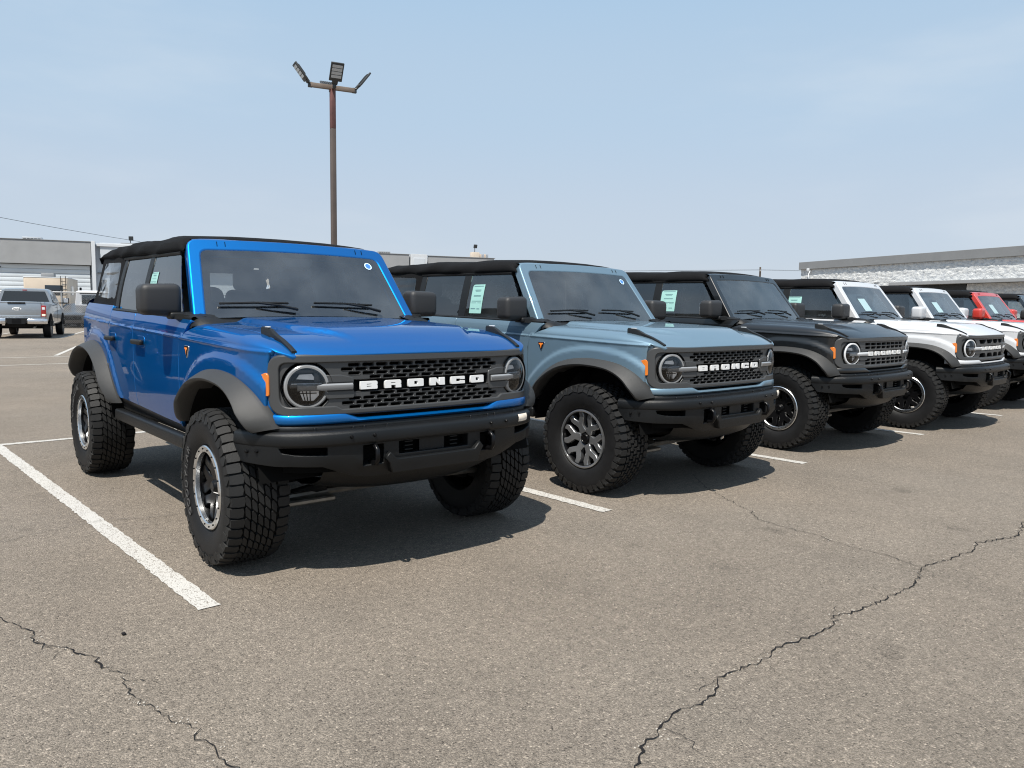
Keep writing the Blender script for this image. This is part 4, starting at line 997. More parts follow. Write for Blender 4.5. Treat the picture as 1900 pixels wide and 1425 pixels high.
MS = dict(asphalt=asphalt_mat(), line=worn_paint(),
    crack=P('crack_dark', (.015, .0145, .015), .95, spec=.1), grit=P('grit', (.34, .31, .27), .9, var=(300, .4)), faint=P('seam_dark', (.085, .078, .070), .95),
    conc=P('grey_stucco', (.27, .275, .28), .9, bump=(12, .3), var=(.8, .10)), conc2=P('grey_coping', (.20, .205, .21), .85, var=(.6, .08)),
    wht=P('white_wall', (.48, .51, .54), .8, var=(.7, .06)), trim=P('white_trim', (.52, .54, .56), .6),
    slat=P('door_slat', (.56, .60, .63), .5, var=(.9, .05)), recess=P('dark_recess', (.02, .022, .024), .6),
    tan=P('tan_panel', (.52, .44, .35), .5, var=(1.2, .08)), galv=P('galvanised', (.42, .43, .44), .45, .7),
    pole=P('pole_bronze', (.088, .068, .058), .6, .1, var=(1.5, .25)), polered=P('red_primer', (.115, .048, .042), .6, var=(3, .4)), brown=P('arm_brown', (.16, .125, .10), .7, var=(5, .2)),
    lamp=P('lamp_housing', (.045, .048, .05), .5, .3), led=P('led_panel', (.42, .44, .46), .25, coat=.5),
    brick=P('tan_curb', (.45, .36, .28), .8), wood=P('utility_wood', (.10, .075, .055), .9), dimglass=P('far_glass', (.015, .02, .025), .06, coat=.5),
    bluegl=P('far_glass_sky', (.05, .065, .08), .05, coat=.6))
def stone_mat():
    m, nt, b = newmat('split_stone'); L = nt.links.new; N = nt.nodes.new
    tc = N('ShaderNodeTexCoord'); mp = N('ShaderNodeMapping'); mp.inputs['Scale'].default_value = (1, 1, 1.9); L(tc.outputs['Object'], mp.inputs[0])
    n = N('ShaderNodeTexNoise'); n.inputs['Scale'].default_value = 2.6; n.inputs['Detail'].default_value = 8; n.inputs['Roughness'].default_value = .7; L(mp.outputs[0], n.inputs['Vector'])
    cr = N('ShaderNodeValToRGB'); cr.color_ramp.elements[0].position = .3; cr.color_ramp.elements[0].color = (.34, .37, .41, 1); cr.color_ramp.elements[1].position = .62; cr.color_ramp.elements[1].color = (.74, .74, .72, 1)
    L(n.outputs['Fac'], cr.inputs[0]); L(cr.outputs[0], b.inputs['Base Color']); b.inputs['Roughness'].default_value = .9
    bp = N('ShaderNodeBump'); bp.inputs['Strength'].default_value = 1; bp.inputs['Distance'].default_value = .12; L(n.outputs['Fac'], bp.inputs['Height']); L(bp.outputs[0], b.inputs['Normal'])
    return m
MS['stone'] = stone_mat()
def quad(a, b, c, d): return ([Vector(p) for p in (a, b, c, d)], [(0, 1, 2, 3)], None, 0)
ground = tag(part('ground', None, lambda: quad((-900, -900, 0), (1500, -900, 0), (1500, 1500, 0), (-900, 1500, 0)), MS['asphalt']), kind='structure')
# painted bay lines
def strip(x0, y0, x1, y1, w, z=.004, rough=.006, seed=1):
    a, b = Vector((x0, y0)), Vector((x1, y1)); t = (b-a).normalized(); n = Vector((-t.y, t.x)); L = (b-a).length; k = max(2, int(L/.035)); rows = []; rd = random.Random(seed)
    for i in range(k+1):
        p = a+t*L*i/k
        rows.append([Vector((*(p+n*(w/2+rd.uniform(-rough, rough))), z)), Vector((*(p-n*(w/2+rd.uniform(-rough, rough))), z))])
    return grid(rows, False, 0)
X0 = 1.304
for k in range(8):
    tag(part('bay_line', None, lambda: strip(X0+2.743*k, 3.50-.02*k, X0+2.743*k, 8.915, .100, seed=k), MS['line'], ground))
part('bay_line', None, lambda: strip(1.25, 8.97, 26, 8.97, .10, seed=20), MS['line'], ground)
part('lane_line', None, lambda: strip(-14, 20.45, 22, 20.75, .10, seed=21), MS['line'], ground)
part('lane_line', None, lambda: strip(-14, 23.9, 22, 23.1, .10, seed=22), MS['line'], ground)
DR = Vector((.317, .948)); DL = Vector((.948, -.317))
for k in range(-4, 3):
    p = Vector((4.95, 23.95))+DL*2.9*k; q = p+DR*5.4
    part('bay_line', None, lambda: strip(p.x, p.y, q.x, q.y, .11, seed=30+k), MS['line'], ground)
    p = Vector((8.4, 38.4))+DL*2.9*k-DR*2.2; q = p+DR*9.5
    part('bay_line', None, lambda: strip(p.x, p.y, q.x, q.y, .11, seed=40+k), MS['line'], ground)
# cracks
def crack(pts, w0, w1, seed, z=.0045):
    rd = random.Random(seed); P_ = [Vector(p) for p in pts]; fine = []
    for i in range(len(P_)-1):
        a, b = P_[i], P_[i+1]; L = (b-a).length; k = max(2, int(L/.022)); n = Vector((-(b-a).y, (b-a).x)).normalized()
        for j in range(k):
            fine.append(a+(b-a)*j/k+n*rd.gauss(0, .0075))
    fine.append(P_[-1]); rows = []
    for i, p in enumerate(fine):
        t = (fine[min(i+1, len(fine)-1)]-fine[max(i-1, 0)]).normalized(); n = Vector((-t.y, t.x))
        s = .5+.9*abs(noise.noise(Vector((i*.11, seed, 0)))); w = (w0+(w1-w0)*rd.random())*s
        if i in (0, len(fine)-1): w = .0005
        o = rd.uniform(-.3, .3)*w
        rows.append([Vector((*(p+n*(w/2+o)), z)), Vector((*(p-n*(w/2-o)), z))])
    return grid(rows, False, 0)
CR1 = [(1.6, 1.28), (1.801, 1.41), (1.897, 1.466), (1.992, 1.471), (2.043, 1.501), (2.194, 1.527), (2.275, 1.499), (2.386, 1.512), (2.47, 1.567), (2.615, 1.565), (2.752, 1.538), (2.911, 1.568), (3.102, 1.538), (3.298, 1.513), (3.424, 1.574), (3.612, 1.522), (3.855, 1.507), (4.162, 1.496), (4.477, 1.58), (4.714, 1.535), (5.084, 1.499), (5.212, 1.54), (5.578, 1.422), (5.98, 1.498), (6.6, 1.45)]
CR2 = [(5.562, 3.84), (5.213, 3.469), (4.935, 3.029), (4.82, 2.829), (4.668, 2.687), (4.628, 2.437), (4.629, 2.24), (4.566, 2.136), (4.536, 1.984), (4.539, 1.814), (4.491, 1.669), (4.467, 1.588)]
CR3 = [(.50, 4.3), (.562, 3.984), (.603, 3.831), (.642, 3.686), (.627, 3.619), (.644, 3.518), (.703, 3.451), (.716, 3.382), (.772, 3.286), (.775, 3.167), (.819, 3.048), (.792, 3.001), (.788, 2.889), (.786, 2.807), (.811, 2.724), (.829, 2.591), (.871, 2.533), (.87, 2.457), (.875, 2.378), (.879, 2.334), (.861, 2.276), (.876, 2.211), (.90, 1.9)]
CR4 = [(.55, 5.2), (.816, 5.272), (1.027, 5.358), (1.37, 5.395), (1.567, 5.284), (1.759, 5.247)]
part('pavement_crack', None, lambda: crack(CR1, .003, .014, 1), MS['crack'], ground)
part('pavement_crack', None, lambda: crack(CR2, .003, .008, 2), MS['crack'], ground)
part('pavement_crack', None, lambda: crack(CR3, .002, .010, 3), MS['crack'], ground)
part('pavement_crack', None, lambda: crack(CR4, .003, .007, 4, .0075), MS['faint'], ground)
def crumbs(pts, n, seed, spread=.02):
    rd = random.Random(seed); D = []
    for k in range(n):
        i = rd.randrange(len(pts)-1); a, b = Vector(pts[i]), Vector(pts[i+1]); p = a.lerp(b, rd.random())
        q = rd.uniform(.0025, .007)
        D.append(xform(rbox((q, q*rd.uniform(.7, 1.4), q*.7), q*.25, 1), T(p.x+rd.gauss(0, spread), p.y+rd.gauss(0, spread), q*.3) @ RZ(rd.random()*6)))
    return join(*D, ang=30)
for k, (pts, n) in enumerate(((CR1, 150), (CR3, 90), (CR2, 30))):
    part('crack_grit', None, lambda: crumbs(pts, n, 50+k), MS['grit'], ground, kind='stuff')
rb_ = random.Random(11)
for k in range(16):
    src = CR1 if k < 10 else CR3; i = rb_.randrange(2, len(src)-3); a = Vector(src[i]); d_ = Vector((rb_.uniform(-1, 1), rb_.uniform(-1, 1))).normalized(); L_ = rb_.uniform(.06, .20)
    part('pavement_crack', None, lambda: crack([tuple(a), tuple(a+d_*L_*.5+Vector((rb_.gauss(0, .012), rb_.gauss(0, .012)))), tuple(a+d_*L_)], .0012, .005, 60+k, .0042), MS['crack'], ground)
tag(part('pebble', None, lambda: rbox((.016, .02, .010), .004, 2, c=(.918, 3.436, .005)), MS['crack']), 'small dark pebble lying alone on the asphalt by the left crack', 'pebble')

# ------------------------------------------------------------------ the parked row
SLOT = 'slots'
ROW = [
    ((2.485, 4.068, .036, 0), dict(paint='blue', grille=SLOT, wheel='ring', tyre='mud', badge=1, sticker=1, tape=1, sheet=(1.47, 1.50, .15, .11), steer=.02,
        label='bright blue off-road vehicle with white grille lettering, nearest of the parked row')),
    ((5.272, 3.976, .011, -.022), dict(paint='azure', grille=SLOT, wheel='alloy', tyre='all', badge=1, sticker=1, tape=1, wz=.014, sheet=(1.42, 1.37, .17, .26),
        label='grey-blue off-road vehicle with silver spoked wheels between the blue and black ones')),
    ((8.223, 4.034, -.011, 0), dict(paint='black', grille='cells', wheel='ring', tyre='all', steer=.05, sheet=(1.42, 1.39, .21, .24),
        label='black off-road vehicle third in the parked row with white grille letters')),
    ((10.819, 3.83, -.028, 0), dict(paint='white', grille='wide', wheel='ring', tyre='all', steer=-.03, sheet=(1.46, 1.38, .21, .23), screen_sheet=1,
        label='white off-road vehicle with black mirrors parked right beside the black one')),
    ((13.86, 4.0, .0, 0), dict(paint='white', grille='wide', wheel='ring', tyre='all', screen_sheet=1, painted_mirrors=1,
        label='white off-road vehicle with white painted mirrors between another white one and the red one')),
    ((16.68, 4.03, .0, 0), dict(paint='red', grille='wide', wheel='ring', tyre='all', screen_sheet=1, painted_mirrors=1,
        label='red off-road vehicle with red mirrors near the far end of the row')),
    ((19.5, 4.03, .0, 0), dict(paint='slate', grille='wide', wheel='ring', tyre='all', 
        label='dark slate off-road vehicle farthest along the row at the right edge')),
]
ROW.append(((-.35, 14.1, math.pi+.02, 0), dict(paint='black', grille='cells', wheel='ring', tyre='all', label='black off-road vehicle added out of view on the left to darken the blue door reflections')))  # unseen vehicle, added so the blue doors mirror something dark
CARS = [bronco(p, s) for p, s in ROW]

# ------------------------------------------------------------------ lamp post
def lamp_post():
    x, y = 11.28, 20.15
    r = empty('lamp_post', (x, y, 0), 0, 'tall dark steel lamp post with four floodlights behind the blue vehicle', 'lamp post', 'lamp posts of the lot')
    part('pole', None, lambda: rbox((.135, .135, 6.4), .012, 2, c=(0, 0, 3.2)), MS['pole'], r)
    part('pole_top', None, lambda: rbox((.134, .134, 1.1), .012, 2, c=(0, 0, 6.95)), MS['polered'], r)
    part('base', None, lambda: rbox((.45, .45, .5), .03, 2, c=(0, 0, .25)), MS['conc'], r)
    fw = Vector((-.49, -.87)); rt = Vector((.87, -.49)); a = R_(14)
    arm = [(-rt*math.cos(a)+fw*math.sin(a)), (rt*math.cos(a)-fw*math.sin(a)), (fw*math.cos(a)+rt*math.sin(a)), (-fw*math.cos(a)-rt*math.sin(a))]
    for i, d in enumerate(arm):
        L = .62 if i < 2 else .20
        az = math.atan2(d.y, d.x)
        part('arm', None, lambda: xform(rbox((L, .10, .12), .008, 2, c=(L/2, 0, 7.52)), RZ(az)), MS['brown'], r)
        # floodlight head: tilts upwards, panel looks out and down
        Mh = RZ(az) @ T(L+.06, 0, 7.56) @ RY(R_(-52 if i != 3 else -30))
        h = part('floodlight', None, lambda: xform(join(rbox((.52, .36, .055), .015, 2, c=(.34, 0, 0)), rbox((.16, .16, .08), .02, 2, c=(.08, 0, .02)), *[rbox((.30, .012, .03), 0, c=(.36, -.14+.056*k, .038)) for k in range(6)]), Mh), MS['lamp'], r)
        for k in range(4):
            part('led_panel', None, lambda: xform(rbox((.080, .28, .008), .003, 1, c=(.215+.095*k, 0, -.029)), Mh), MS['led'], h)
        part('bracket', None, lambda: xform(join(rbox((.12, .09, .14), .012, 2, c=(L+.0, 0, 7.52)), tube([(L+.02, -.06, 7.55), (L+.10, -.06, 7.62)], .02, 6), tube([(L+.02, .06, 7.55), (L+.10, .06, 7.62)], .02, 6)), RZ(az)), MS['lamp'], h)
lamp_post()

# ------------------------------------------------------------------ buildings
def wall_frame(p0, d): 
    """local x along the facade, y into the building"""
    return math.atan2(d[1], d[0])
def garage():
    d = Vector((.944, -.33)).normalized(); p0 = Vector((11.6, 73.2))
    r = empty('garage_building', (p0.x, p0.y, 0), math.atan2(d.y, d.x), 'long low grey and white garage building with a roll-up door behind the lot', 'building')
    def bx(name, x0, x1, y0, y1, z0, z1, m, par=r, bev=.01): return part(name, None, lambda: rbox((x1-x0, y1-y0, z1-z0), bev, 1, c=((x0+x1)/2, (y0+y1)/2, (z0+z1)/2)), m, par)
    bx('wall', -34, 41.8, .6, 30, 0, 6.38, MS['wht'])
    bx('parapet', 6.95, 33.2, .30, .59, 4.9, 6.50, MS['wht']); 
    bx('parapet', 13.5, 33.1, .05, .29, 4.6, 6.50, MS['conc']); bx('parapet', 35.0, 41.8, .05, .29, 4.6, 6.45, MS['conc'])
    bx('coping', 13.4, 33.15, 0, .31, 6.505, 6.56, MS['conc2']); bx('coping', 34.9, 41.9, 0, .31, 6.455, 6.51, MS['conc2'])
    bx('fascia', -34, 6.3, .05, .59, 4.62, 6.50, MS['conc']); bx('coping', -34, 6.3, 0, .62, 6.505, 6.56, MS['conc2'])
    bx('pilaster', 6.35, 6.62, -.12, .59, 0, 6.58, MS['trim']); bx('pilaster', 33.25, 34.85, -.1, .59, 0, 6.58, MS['trim'])
    bx('panel_frame', 33.5, 34.6, -.16, -.11, 5.2, 6.2, MS['wht'])
    bx('cornice', 6.7, 13.3, .2, .59, 6.2, 6.42, MS['trim']); bx('cornice', 6.7, 13.3, .45, .59, 4.0, 4.08, MS['conc2'])
    dr = bx('roll_up_door', -9.2, 6.2, .45, .59, 0, 4.60, MS['recess'])
    for k in range(13):
        part('door_slat', 'gslat', lambda: rbox((15.3, .06, .335), .02, 2), MS['slat'], dr, (-1.5, .41, .19+.352*k))
    dl = bx('roll_up_door', -28, -11.5, .45, .59, 0, 4.60, MS['recess'])
    for k in range(13):
        part('door_slat', 'gslat2', lambda: rbox((16.3, .06, .335), .02, 2), MS['slat'], dl, (-19.75, .41, .19+.352*k))
    for k, (xx, w) in enumerate(((2.9-5, .9), (3.6-5, .8), (4.6-5, .6))): bx('door_guide', xx, xx+w*.5, .30, .37, 4.36-.05*k, 4.46-.05*k, MS['recess'])
    w = bx('wall_lamp', 7.7, 8.3, .25, .58, 4.95, 5.2, MS['tan'])
    return r
GB = garage()
def at_g(x, y, z):   # garage frame -> world
    a = GB.rotation_euler.z; return Vector((GB.location.x+x*math.cos(a)-y*math.sin(a), GB.location.y+x*math.sin(a)+y*math.cos(a), z))
def roof_unit(name, loc, size, mat, label, cat, extra=None):
    o = empty(name, loc, GB.rotation_euler.z, label, cat, 'vents on the garage roof')
    part('casing', None, lambda: rbox(size, .03, 2, c=(0, 0, size[2]/2)), mat, o)
    for k in range(5): part('louvre', None, lambda: rbox((size[0]*.14, .02, size[2]*.5), .004, 1, c=(-size[0]*.36+size[0]*.18*k, -size[1]/2-.012, size[2]*.5)), MS['recess'], o)
    if extra: extra(o)
roof_unit('rooftop_vent', at_g(31.0, 1.6, 6.38), (1.15, .8, .42), MS['conc2'], 'low grey rooftop vent on the garage just right of the blue roof', 'vent')
roof_unit('rooftop_vent', at_g(2.0, 1.5, 6.38), (1.4, .7, .42), MS['galv'], 'pale rooftop vent on the left part of the garage roof', 'vent')
def flood(o, z):
    part('mast', None, lambda: tube([(0, 0, z), (0, 0, z+.55)], .035, 6), MS['lamp'], o)
    part('flood_lamp', None, lambda: xform(rbox((.36, .16, .36), .03, 2), T(.05, -.05, z+.62) @ RX(.4)), MS['lamp'], o)
o = empty('rooftop_unit', at_g(40.3, 1.6, 6.38), GB.rotation_euler.z, 'tan rooftop box with a floodlight and pipes above the grey-blue vehicle', 'roof unit')
part('casing', None, lambda: rbox((.8, .7, .72), .03, 2, c=(0, 0, .36)), MS['tan'], o); flood(o, .70)
for k in range(4): part('pipe', None, lambda: rbox((.16, .2, .42), .03, 2, c=(.62+.24*k, 0, .36)), MS['galv' if k % 2 else 'brick'], o)
o = empty('rooftop_floodlight', at_g(9.2, 1.0, 6.38), GB.rotation_euler.z, 'small black floodlight on the garage roof left of the blue soft top', 'floodlight')
flood(o, .0); part('foot', None, lambda: rbox((1.5, .4, .22), .02, 1, c=(.0, .0, .11)), MS['conc2'], o)

def stone_building():
    d = Vector((-.366, -.93)).normalized(); p0 = Vector((81.8, 43.2))
    r = empty('stone_building', (p0.x, p0.y, 0), math.atan2(d.y, d.x), 'flat-roofed building faced with pale split stone behind the far end of the row', 'building')
    # local x runs along the facade towards the camera, +y into the building
    def bx(name, x0, x1, y0, y1, z0, z1, m, par=r, bev=.02): return part(name, None, lambda: rbox((x1-x0, y1-y0, z1-z0), bev, 1, c=((x0+x1)/2, (y0+y1)/2, (z0+z1)/2)), m, par)
    def stone(x0, x1, z0, z1, y=0):
        nx, nz = int((x1-x0)/.2), max(2, int((z1-z0)/.1)); rows = []
        for j in range(nz+1):
            row = []
            for i in range(nx+1):
                xx, zz = x0+(x1-x0)*i/nx, z0+(z1-z0)*j/nz
                row.append(Vector((xx, y-.10*abs(noise.noise(Vector((xx*1.6, zz*3.4, 3))))-.05*noise.noise(Vector((xx*4.1, zz*7, 9))), zz)))
            rows.append(row)
        return grid(rows, False, 60)
    bx('core', .1, 70, .25, 30, 0, 6.95, MS['conc'])
    part('stone_face', None, lambda: stone(0, 60, 4.42, 6.2), MS['stone'], r)
    part('stone_face', None, lambda: stone(0, 14.2, 0, 4.42), MS['stone'], r)
    part('stone_face', None, lambda: stone(20.6, 60, 0, 4.10), MS['stone'], r)
    bx('fascia', -.15, 62, -.25, .24, 6.2, 7.0, MS['conc2'])
    bx('canopy', 13.0, 62, -.9, .2, 4.12, 4.42, MS['conc'])
    bx('doorway', 14.3, 20.5, .05, .24, 0, 4.1, MS['recess'])
    for k in range(3):
        w = bx('window', 14.6+2.0*k, 16.3+2.0*k, -.02, .04, .2, 3.4, MS['dimglass'])
    part('bracket_camera', None, lambda: join(tube([(1.6, -.2, 6.0), (1.7, -.5, 5.6), (1.9, -.55, 5.1)], .05, 6), rbox((.25, .25, .35), .05, 2, c=(1.5, -.4, 6.1))), MS['trim'], r)
    return r
SB = stone_building()
def at_s(x, y, z):
    a = SB.rotation_euler.z; return Vector((SB.location.x+x*math.cos(a)-y*math.sin(a), SB.location.y+x*math.sin(a)+y*math.cos(a), z))
o = empty('lamp_post', at_s(12.2, 34, 0), R_(-40), 'twin-headed lamp post whose dark heads show just above the stone building', 'lamp post', 'lamp posts of the lot')
part('pole', None, lambda: rbox((.16, .16, 10.6), .01, 1, c=(0, 0, 5.3)), MS['pole'], o)
for s in (-1, 1):
    part('floodlight', None, lambda: xform(rbox((.95, .62, .10), .02, 2, c=(.62, 0, 0)), T(0, 0, 10.2) @ RZ(0 if s > 0 else math.pi) @ RY(R_(-30))), MS['lamp'], o)
o = empty('utility_pole', (136.7, 80.6, 0), R_(30), 'distant wooden utility pole with crossarm above the white vehicle', 'utility pole')
part('pole', None, lambda: tube([(0, 0, 0), (0, 0, 10.2)], [.22, .16], 8), MS['wood'], o)
part('crossarm', None, lambda: rbox((2.6, .16, .18), .02, 1, c=(0, 0, 9.3)), MS['wood'], o)
for k in (-1.1, -.4, .4, 1.1): part('insulator', None, lambda: tube([(k, 0, 9.39), (k, 0, 9.65)], .07, 6), MS['trim'], o)
for k in (-1.1, -.4, .4, 1.1): part('power_line', None, lambda: tube([(k*.3-2, 60, 9.3), (k, 0, 9.66), (k*1.3+3, -40, 8.8), (k*1.3+6, -80, 9.4)], .012, 4), MS['lamp'], o)
def cable(a, b, sag, label):
    a, b = Vector(a), Vector(b); pts = []
    for i in range(25):
        t = i/24; p = a.lerp(b, t); p.z -= sag*4*t*(1-t); pts.append(p)
    tag(part('overhead_cable', None, lambda: tube(pts, .022, 4), MS['lamp']), label, 'cable', 'overhead cables')
cable((-6, 66, 10.2), (24.6, 81.8, 7.6), .35, 'upper thin overhead cable sloping across the sky to the garage roof')
cable((-6, 68, 8.0), (15.5, 76.5, 6.5), .25, 'lower thin overhead cable ending at the left garage roof')

# ------------------------------------------------------------------ chain-link fence
def fence():
    d = Vector((.951, -.309)); p0 = Vector((11.7, 50.2))
    r = empty('chain_link_fence', (p0.x, p0.y, 0), math.atan2(d.y, d.x), 'galvanised chain-link fence running behind the silver pickup', 'fence')
    for k in range(-6, 4): part('post', 'fpost', lambda: tube([(0, 0, 0), (0, 0, 2.16)], .042, 8), MS['galv'], r, (-.9+3.0*k, 0, 0))
    part('top_rail', None, lambda: tube([(-19, 0, 2.08), (8.1, 0, 2.08)], .034, 6), MS['galv'], r)
    def net():
        V = []; F = []; s = .11; z0, z1 = .06, 2.06
        def wire(a, b):
            n = len(V); q = .0030
            for p in (a, b): V.extend([Vector((p[0]-q, -.03, p[1])), Vector((p[0]+q, -.03, p[1])), Vector((p[0], -.03+q*1.6, p[1]))])
            for i in range(3): j = (i+1) % 3; F.append((n+i, n+j, n+3+j, n+3+i))
        k = -19
        while k < 8:
            h = z1-z0
            wire((k, z0), (min(8, k+h), z0+min(h, 8-k))); wire((k, z1), (min(8, k+h), z1-min(h, 8-k))); k += s
        return V, F, None, 0
    part('wire_mesh', None, net, MS['galv'], r, kind='stuff')
fence()

# ------------------------------------------------------------------ other vehicles
def simple_wheel(par, loc, r, w, s, rim):
    t = part('wheel', 'swr%.2f%d' % (r, s), lambda: lathe([(-s*w*.35, r*.58), (-s*w*.5, r*.66), (-s*w*.52, r*.8), (-s*w*.46, r*.95), (-s*w*.3, r), (s*w*.3, r), (s*w*.46, r*.95), (s*w*.5, r*.7), (s*w*.4, r*.5)], 32), M['rubber'], par, loc)
    part('rim', 'swm%.2f%d' % (r, s), lambda: join(lathe([(s*w*.42, r*.64), (s*w*.46, r*.60), (s*w*.30, r*.56), (-s*w*.2, r*.55)], 32), *[xform(rbox((.02, .05, r*.5), .008, 2, c=(s*w*.38, 0, r*.33)), RX(2*math.pi*k/6)) for k in range(6)], lathe([(s*w*.42, 0), (s*w*.42, r*.14), (s*w*.36, r*.18)], 16)), rim, t)
    return t
def loft_body(st, ang=40):
    """st: (y, half width, z bottom, z belt, half width at roof, z roof); roof == belt for open parts"""
    rows = []
    for y, w, z0, zb, wr, zr in st:
        h = [(w*.90, z0), (w*.985, z0+.10), (w, (z0+zb)*.5), (w*.985, zb-.06), (w*.955, zb), (wr+(w*.955-wr)*.12, zr-.10 if zr-zb > .2 else zr-.004), (wr-.02, zr-.035 if zr-zb > .2 else zr-.002), (wr-.12, zr), (wr*.4, zr+.015)]
        rows.append([Vector((-x, y, z)) for x, z in h]+[Vector((x, y, z)) for x, z in h[::-1]])
    return grid(rows, True, ang, True)
def flatq(pts, ang=0): return ([Vector(p) for p in pts], [tuple(range(len(pts)))], None, 0)
GRP = 'pickups parked along the far lane'
def pickup(loc, rz, pm, label, detail=True):
    r = empty('pickup_truck', (*loc, 0), rz, label, 'pickup truck', GRP); r.scale = (1.05, 1.05, 1.05)
    # bed
    part('bed', 'pk_bed', lambda: loft_body([(-1.02, .93, .62, 1.36, .90, 1.38), (-.98, .96, .60, 1.38, .92, 1.40), (.2, 1.0, .56, 1.38, .93, 1.40), (.92, 1.0, .55, 1.38, .93, 1.40)]), pm, r)
    cb = part('cab', 'pk_cab', lambda: loft_body([(.94, 1.0, .50, 1.36, .78, 1.90), (1.02, 1.0, .50, 1.36, .80, 1.93), (1.8, 1.0, .50, 1.35, .80, 1.95), (2.5, 1.0, .50, 1.33, .78, 1.92), (3.05, 1.0, .5, 1.30, .74, 1.72), (3.3, .99, .5, 1.28, .90, 1.34), (3.5, .99, .52, 1.24, .92, 1.27), (4.45, .97, .55, 1.16, .90, 1.19), (4.62, .90, .6, 1.05, .80, 1.08)]), pm, r)
    part('rear_window', 'pk_rw', lambda: flatq([(-.84, .925, 1.42), (.84, .925, 1.42), (.70, .928, 1.83), (-.70, .928, 1.83)]), M['tint2'] if 'tint2' in M else MS['dimglass'], cb)
    part('brake_light', 'pk_bl', lambda: rbox((.16, .03, .04), .01, 2, c=(0, .94, 1.875)), M['red'], cb)
    for s in (-1, 1):
        for y0, y1, k in ((1.10, 1.92, 0), (2.02, 2.86, 1)):
            part('side_window', 'pk_sw%d%d' % (s, k), lambda: flatq([(s*.968, y0, 1.40), (s*.968, y1+.04, 1.39), (s*(.80 if not k else .79), y1-.14*k, 1.84), (s*.806, y0+.03, 1.85)]), MS['bluegl'], cb)
        part('door_seam', 'pk_ds%d' % s, lambda: rbox((.006, .012, .78), 0, c=(s*1.001, 1.97, .98)), M['dark'], cb)
        part('door_handle', 'pk_dh%d' % s, lambda: rbox((.03, .2, .04), .01, 2, c=(s*1.005, 1.75, 1.20)), M['chrome'], cb)
        m = part('mirror', 'pk_mi%d' % s, lambda: join(rbox((.24, .12, .24), .04, 3, c=(s*1.22, 2.95, 1.48)), rbox((.2, .06, .05), .01, 2, c=(s*1.06, 2.97, 1.38))), M['gblk'], r)
        part('mirror_glass', 'pk_mg%d' % s, lambda: rbox((.18, .01, .18), .004, 1, c=(s*1.22, 2.885, 1.49)), M['chrome'], m)
        tl = part('tail_light', 'pk_tl%d' % s, lambda: rbox((.17, .14, .44), .02, 2, c=(s*.885, -1.02, 1.05)), M['red'], r)
        part('reverse_lamp', 'pk_rv%d' % s, lambda: rbox((.10, .02, .09), .008, 1, c=(s*.885, -1.092, 1.15)), M['drl'], tl)
        part('reverse_lamp', 'pk_rw%d' % s, lambda: rbox((.12, .02, .08), .008, 1, c=(s*.885, -1.092, .90)), M['tape'], tl)
        for y in (0, 3.68):
            part('wheel_well', 'pk_ww%d%d' % (s, y > 1), lambda: xform(lathe([(s*.985, .50), (s*1.004, .50), (s*1.006, .0)], 28, 30, 0, math.pi), T(0, y, .46)), M['dark'], r)
            simple_wheel(r, (s*.87, y, .405), .405, .275, s, M['alloy'])
    part('front_bumper', 'pk_fb', lambda: rbox((1.9, .3, .3), .06, 2, c=(0, 4.62, .60)), M['chrome'], r)
    tg = part('tailgate', 'pk_tg', lambda: join(rbox((1.60, .06, .56), .015, 2, c=(0, -1.03, 1.085)), rbox((1.56, .03, .06), .012, 2, c=(0, -1.068, .86)), rbox((1.60, .1, .05), .015, 2, c=(0, -1.02, 1.375))), pm, r)
    part('tailgate_trim', 'pk_tt', lambda: rbox((.58, .05, .07), .012, 2, c=(0, -1.06, 1.355)), M['blk'], tg)
    e = part('oval_emblem', 'pk_em', lambda: xform(lathe([(.0, .0), (-.0, .055), (.006, .062), (.02, .062)], 24), T(0, -1.066, 1.13) @ RZ(R_(90)) @ Matrix.Diagonal((1, 2.5, 1.0, 1))), M['white'], tg)
    part('emblem_script', 'pk_es', lambda: xform(text_mesh('Ford', .11, .002), T(0, -1.069, 1.13) @ RX(R_(90))), M['dark'], e)
    rb = part('rear_bumper', 'pk_rb', lambda: join(rbox((.66, .22, .20), .03, 3, c=(-.68, -1.14, .66)), rbox((.66, .22, .20), .03, 3, c=(.68, -1.14, .66)), rbox((1.9, .16, .10), .03, 2, c=(0, -1.12, .73))), M['chrome'], r)
    pl = part('plate_recess', 'pk_pl', lambda: prism([(-.36, .78), (.36, .78), (.28, .56), (-.28, .56)], .1, T(0, -1.235, 0)), M['blk'], rb)
    part('plate', 'pk_pp', lambda: rbox((.30, .01, .15), .004, 1, c=(0, -1.245, .68)), M['gblk'], rb)
    part('frame', 'pk_fr', lambda: join(rbox((.9, 5.2, .16), .03, 1, c=(0, 1.8, .50)), rbox((1.5, .12, .12), .03, 1, c=(0, 0, .42)), xform(lathe([(-.12, .1), (-.12, .36), (.12, .36), (.12, .1)], 24), T(0, -.55, .55) @ RY(R_(90)))), M['under'], r)
    part('exhaust', 'pk_ex', lambda: tube([(.55, -1.0, .42), (.50, -.4, .44), (.4, .4, .48)], .04, 8), M['steel'], r)
    return r
HEAD = -math.atan2(.317, .948)
pickup((6.58, 37.5), HEAD, PAINT['silver'], 'silver pickup truck seen from behind in front of the chain-link fence')
def offs(k, s=0): p = Vector((6.58, 37.5))+DL*3.0*k+DR*s; return (p.x, p.y)
pickup(offs(-1.0, .2), HEAD, PAINT['darkgrey'], 'dark grey pickup truck added out of view left of the silver pickup, for reflections')  # unseen truck, added to give the paintwork something to reflect
pickup(offs(-2.05, -.3), HEAD, PAINT['white'], 'white pickup truck added out of view, second left of the silver pickup, for reflections')  # likewise added outside the frame for its reflection
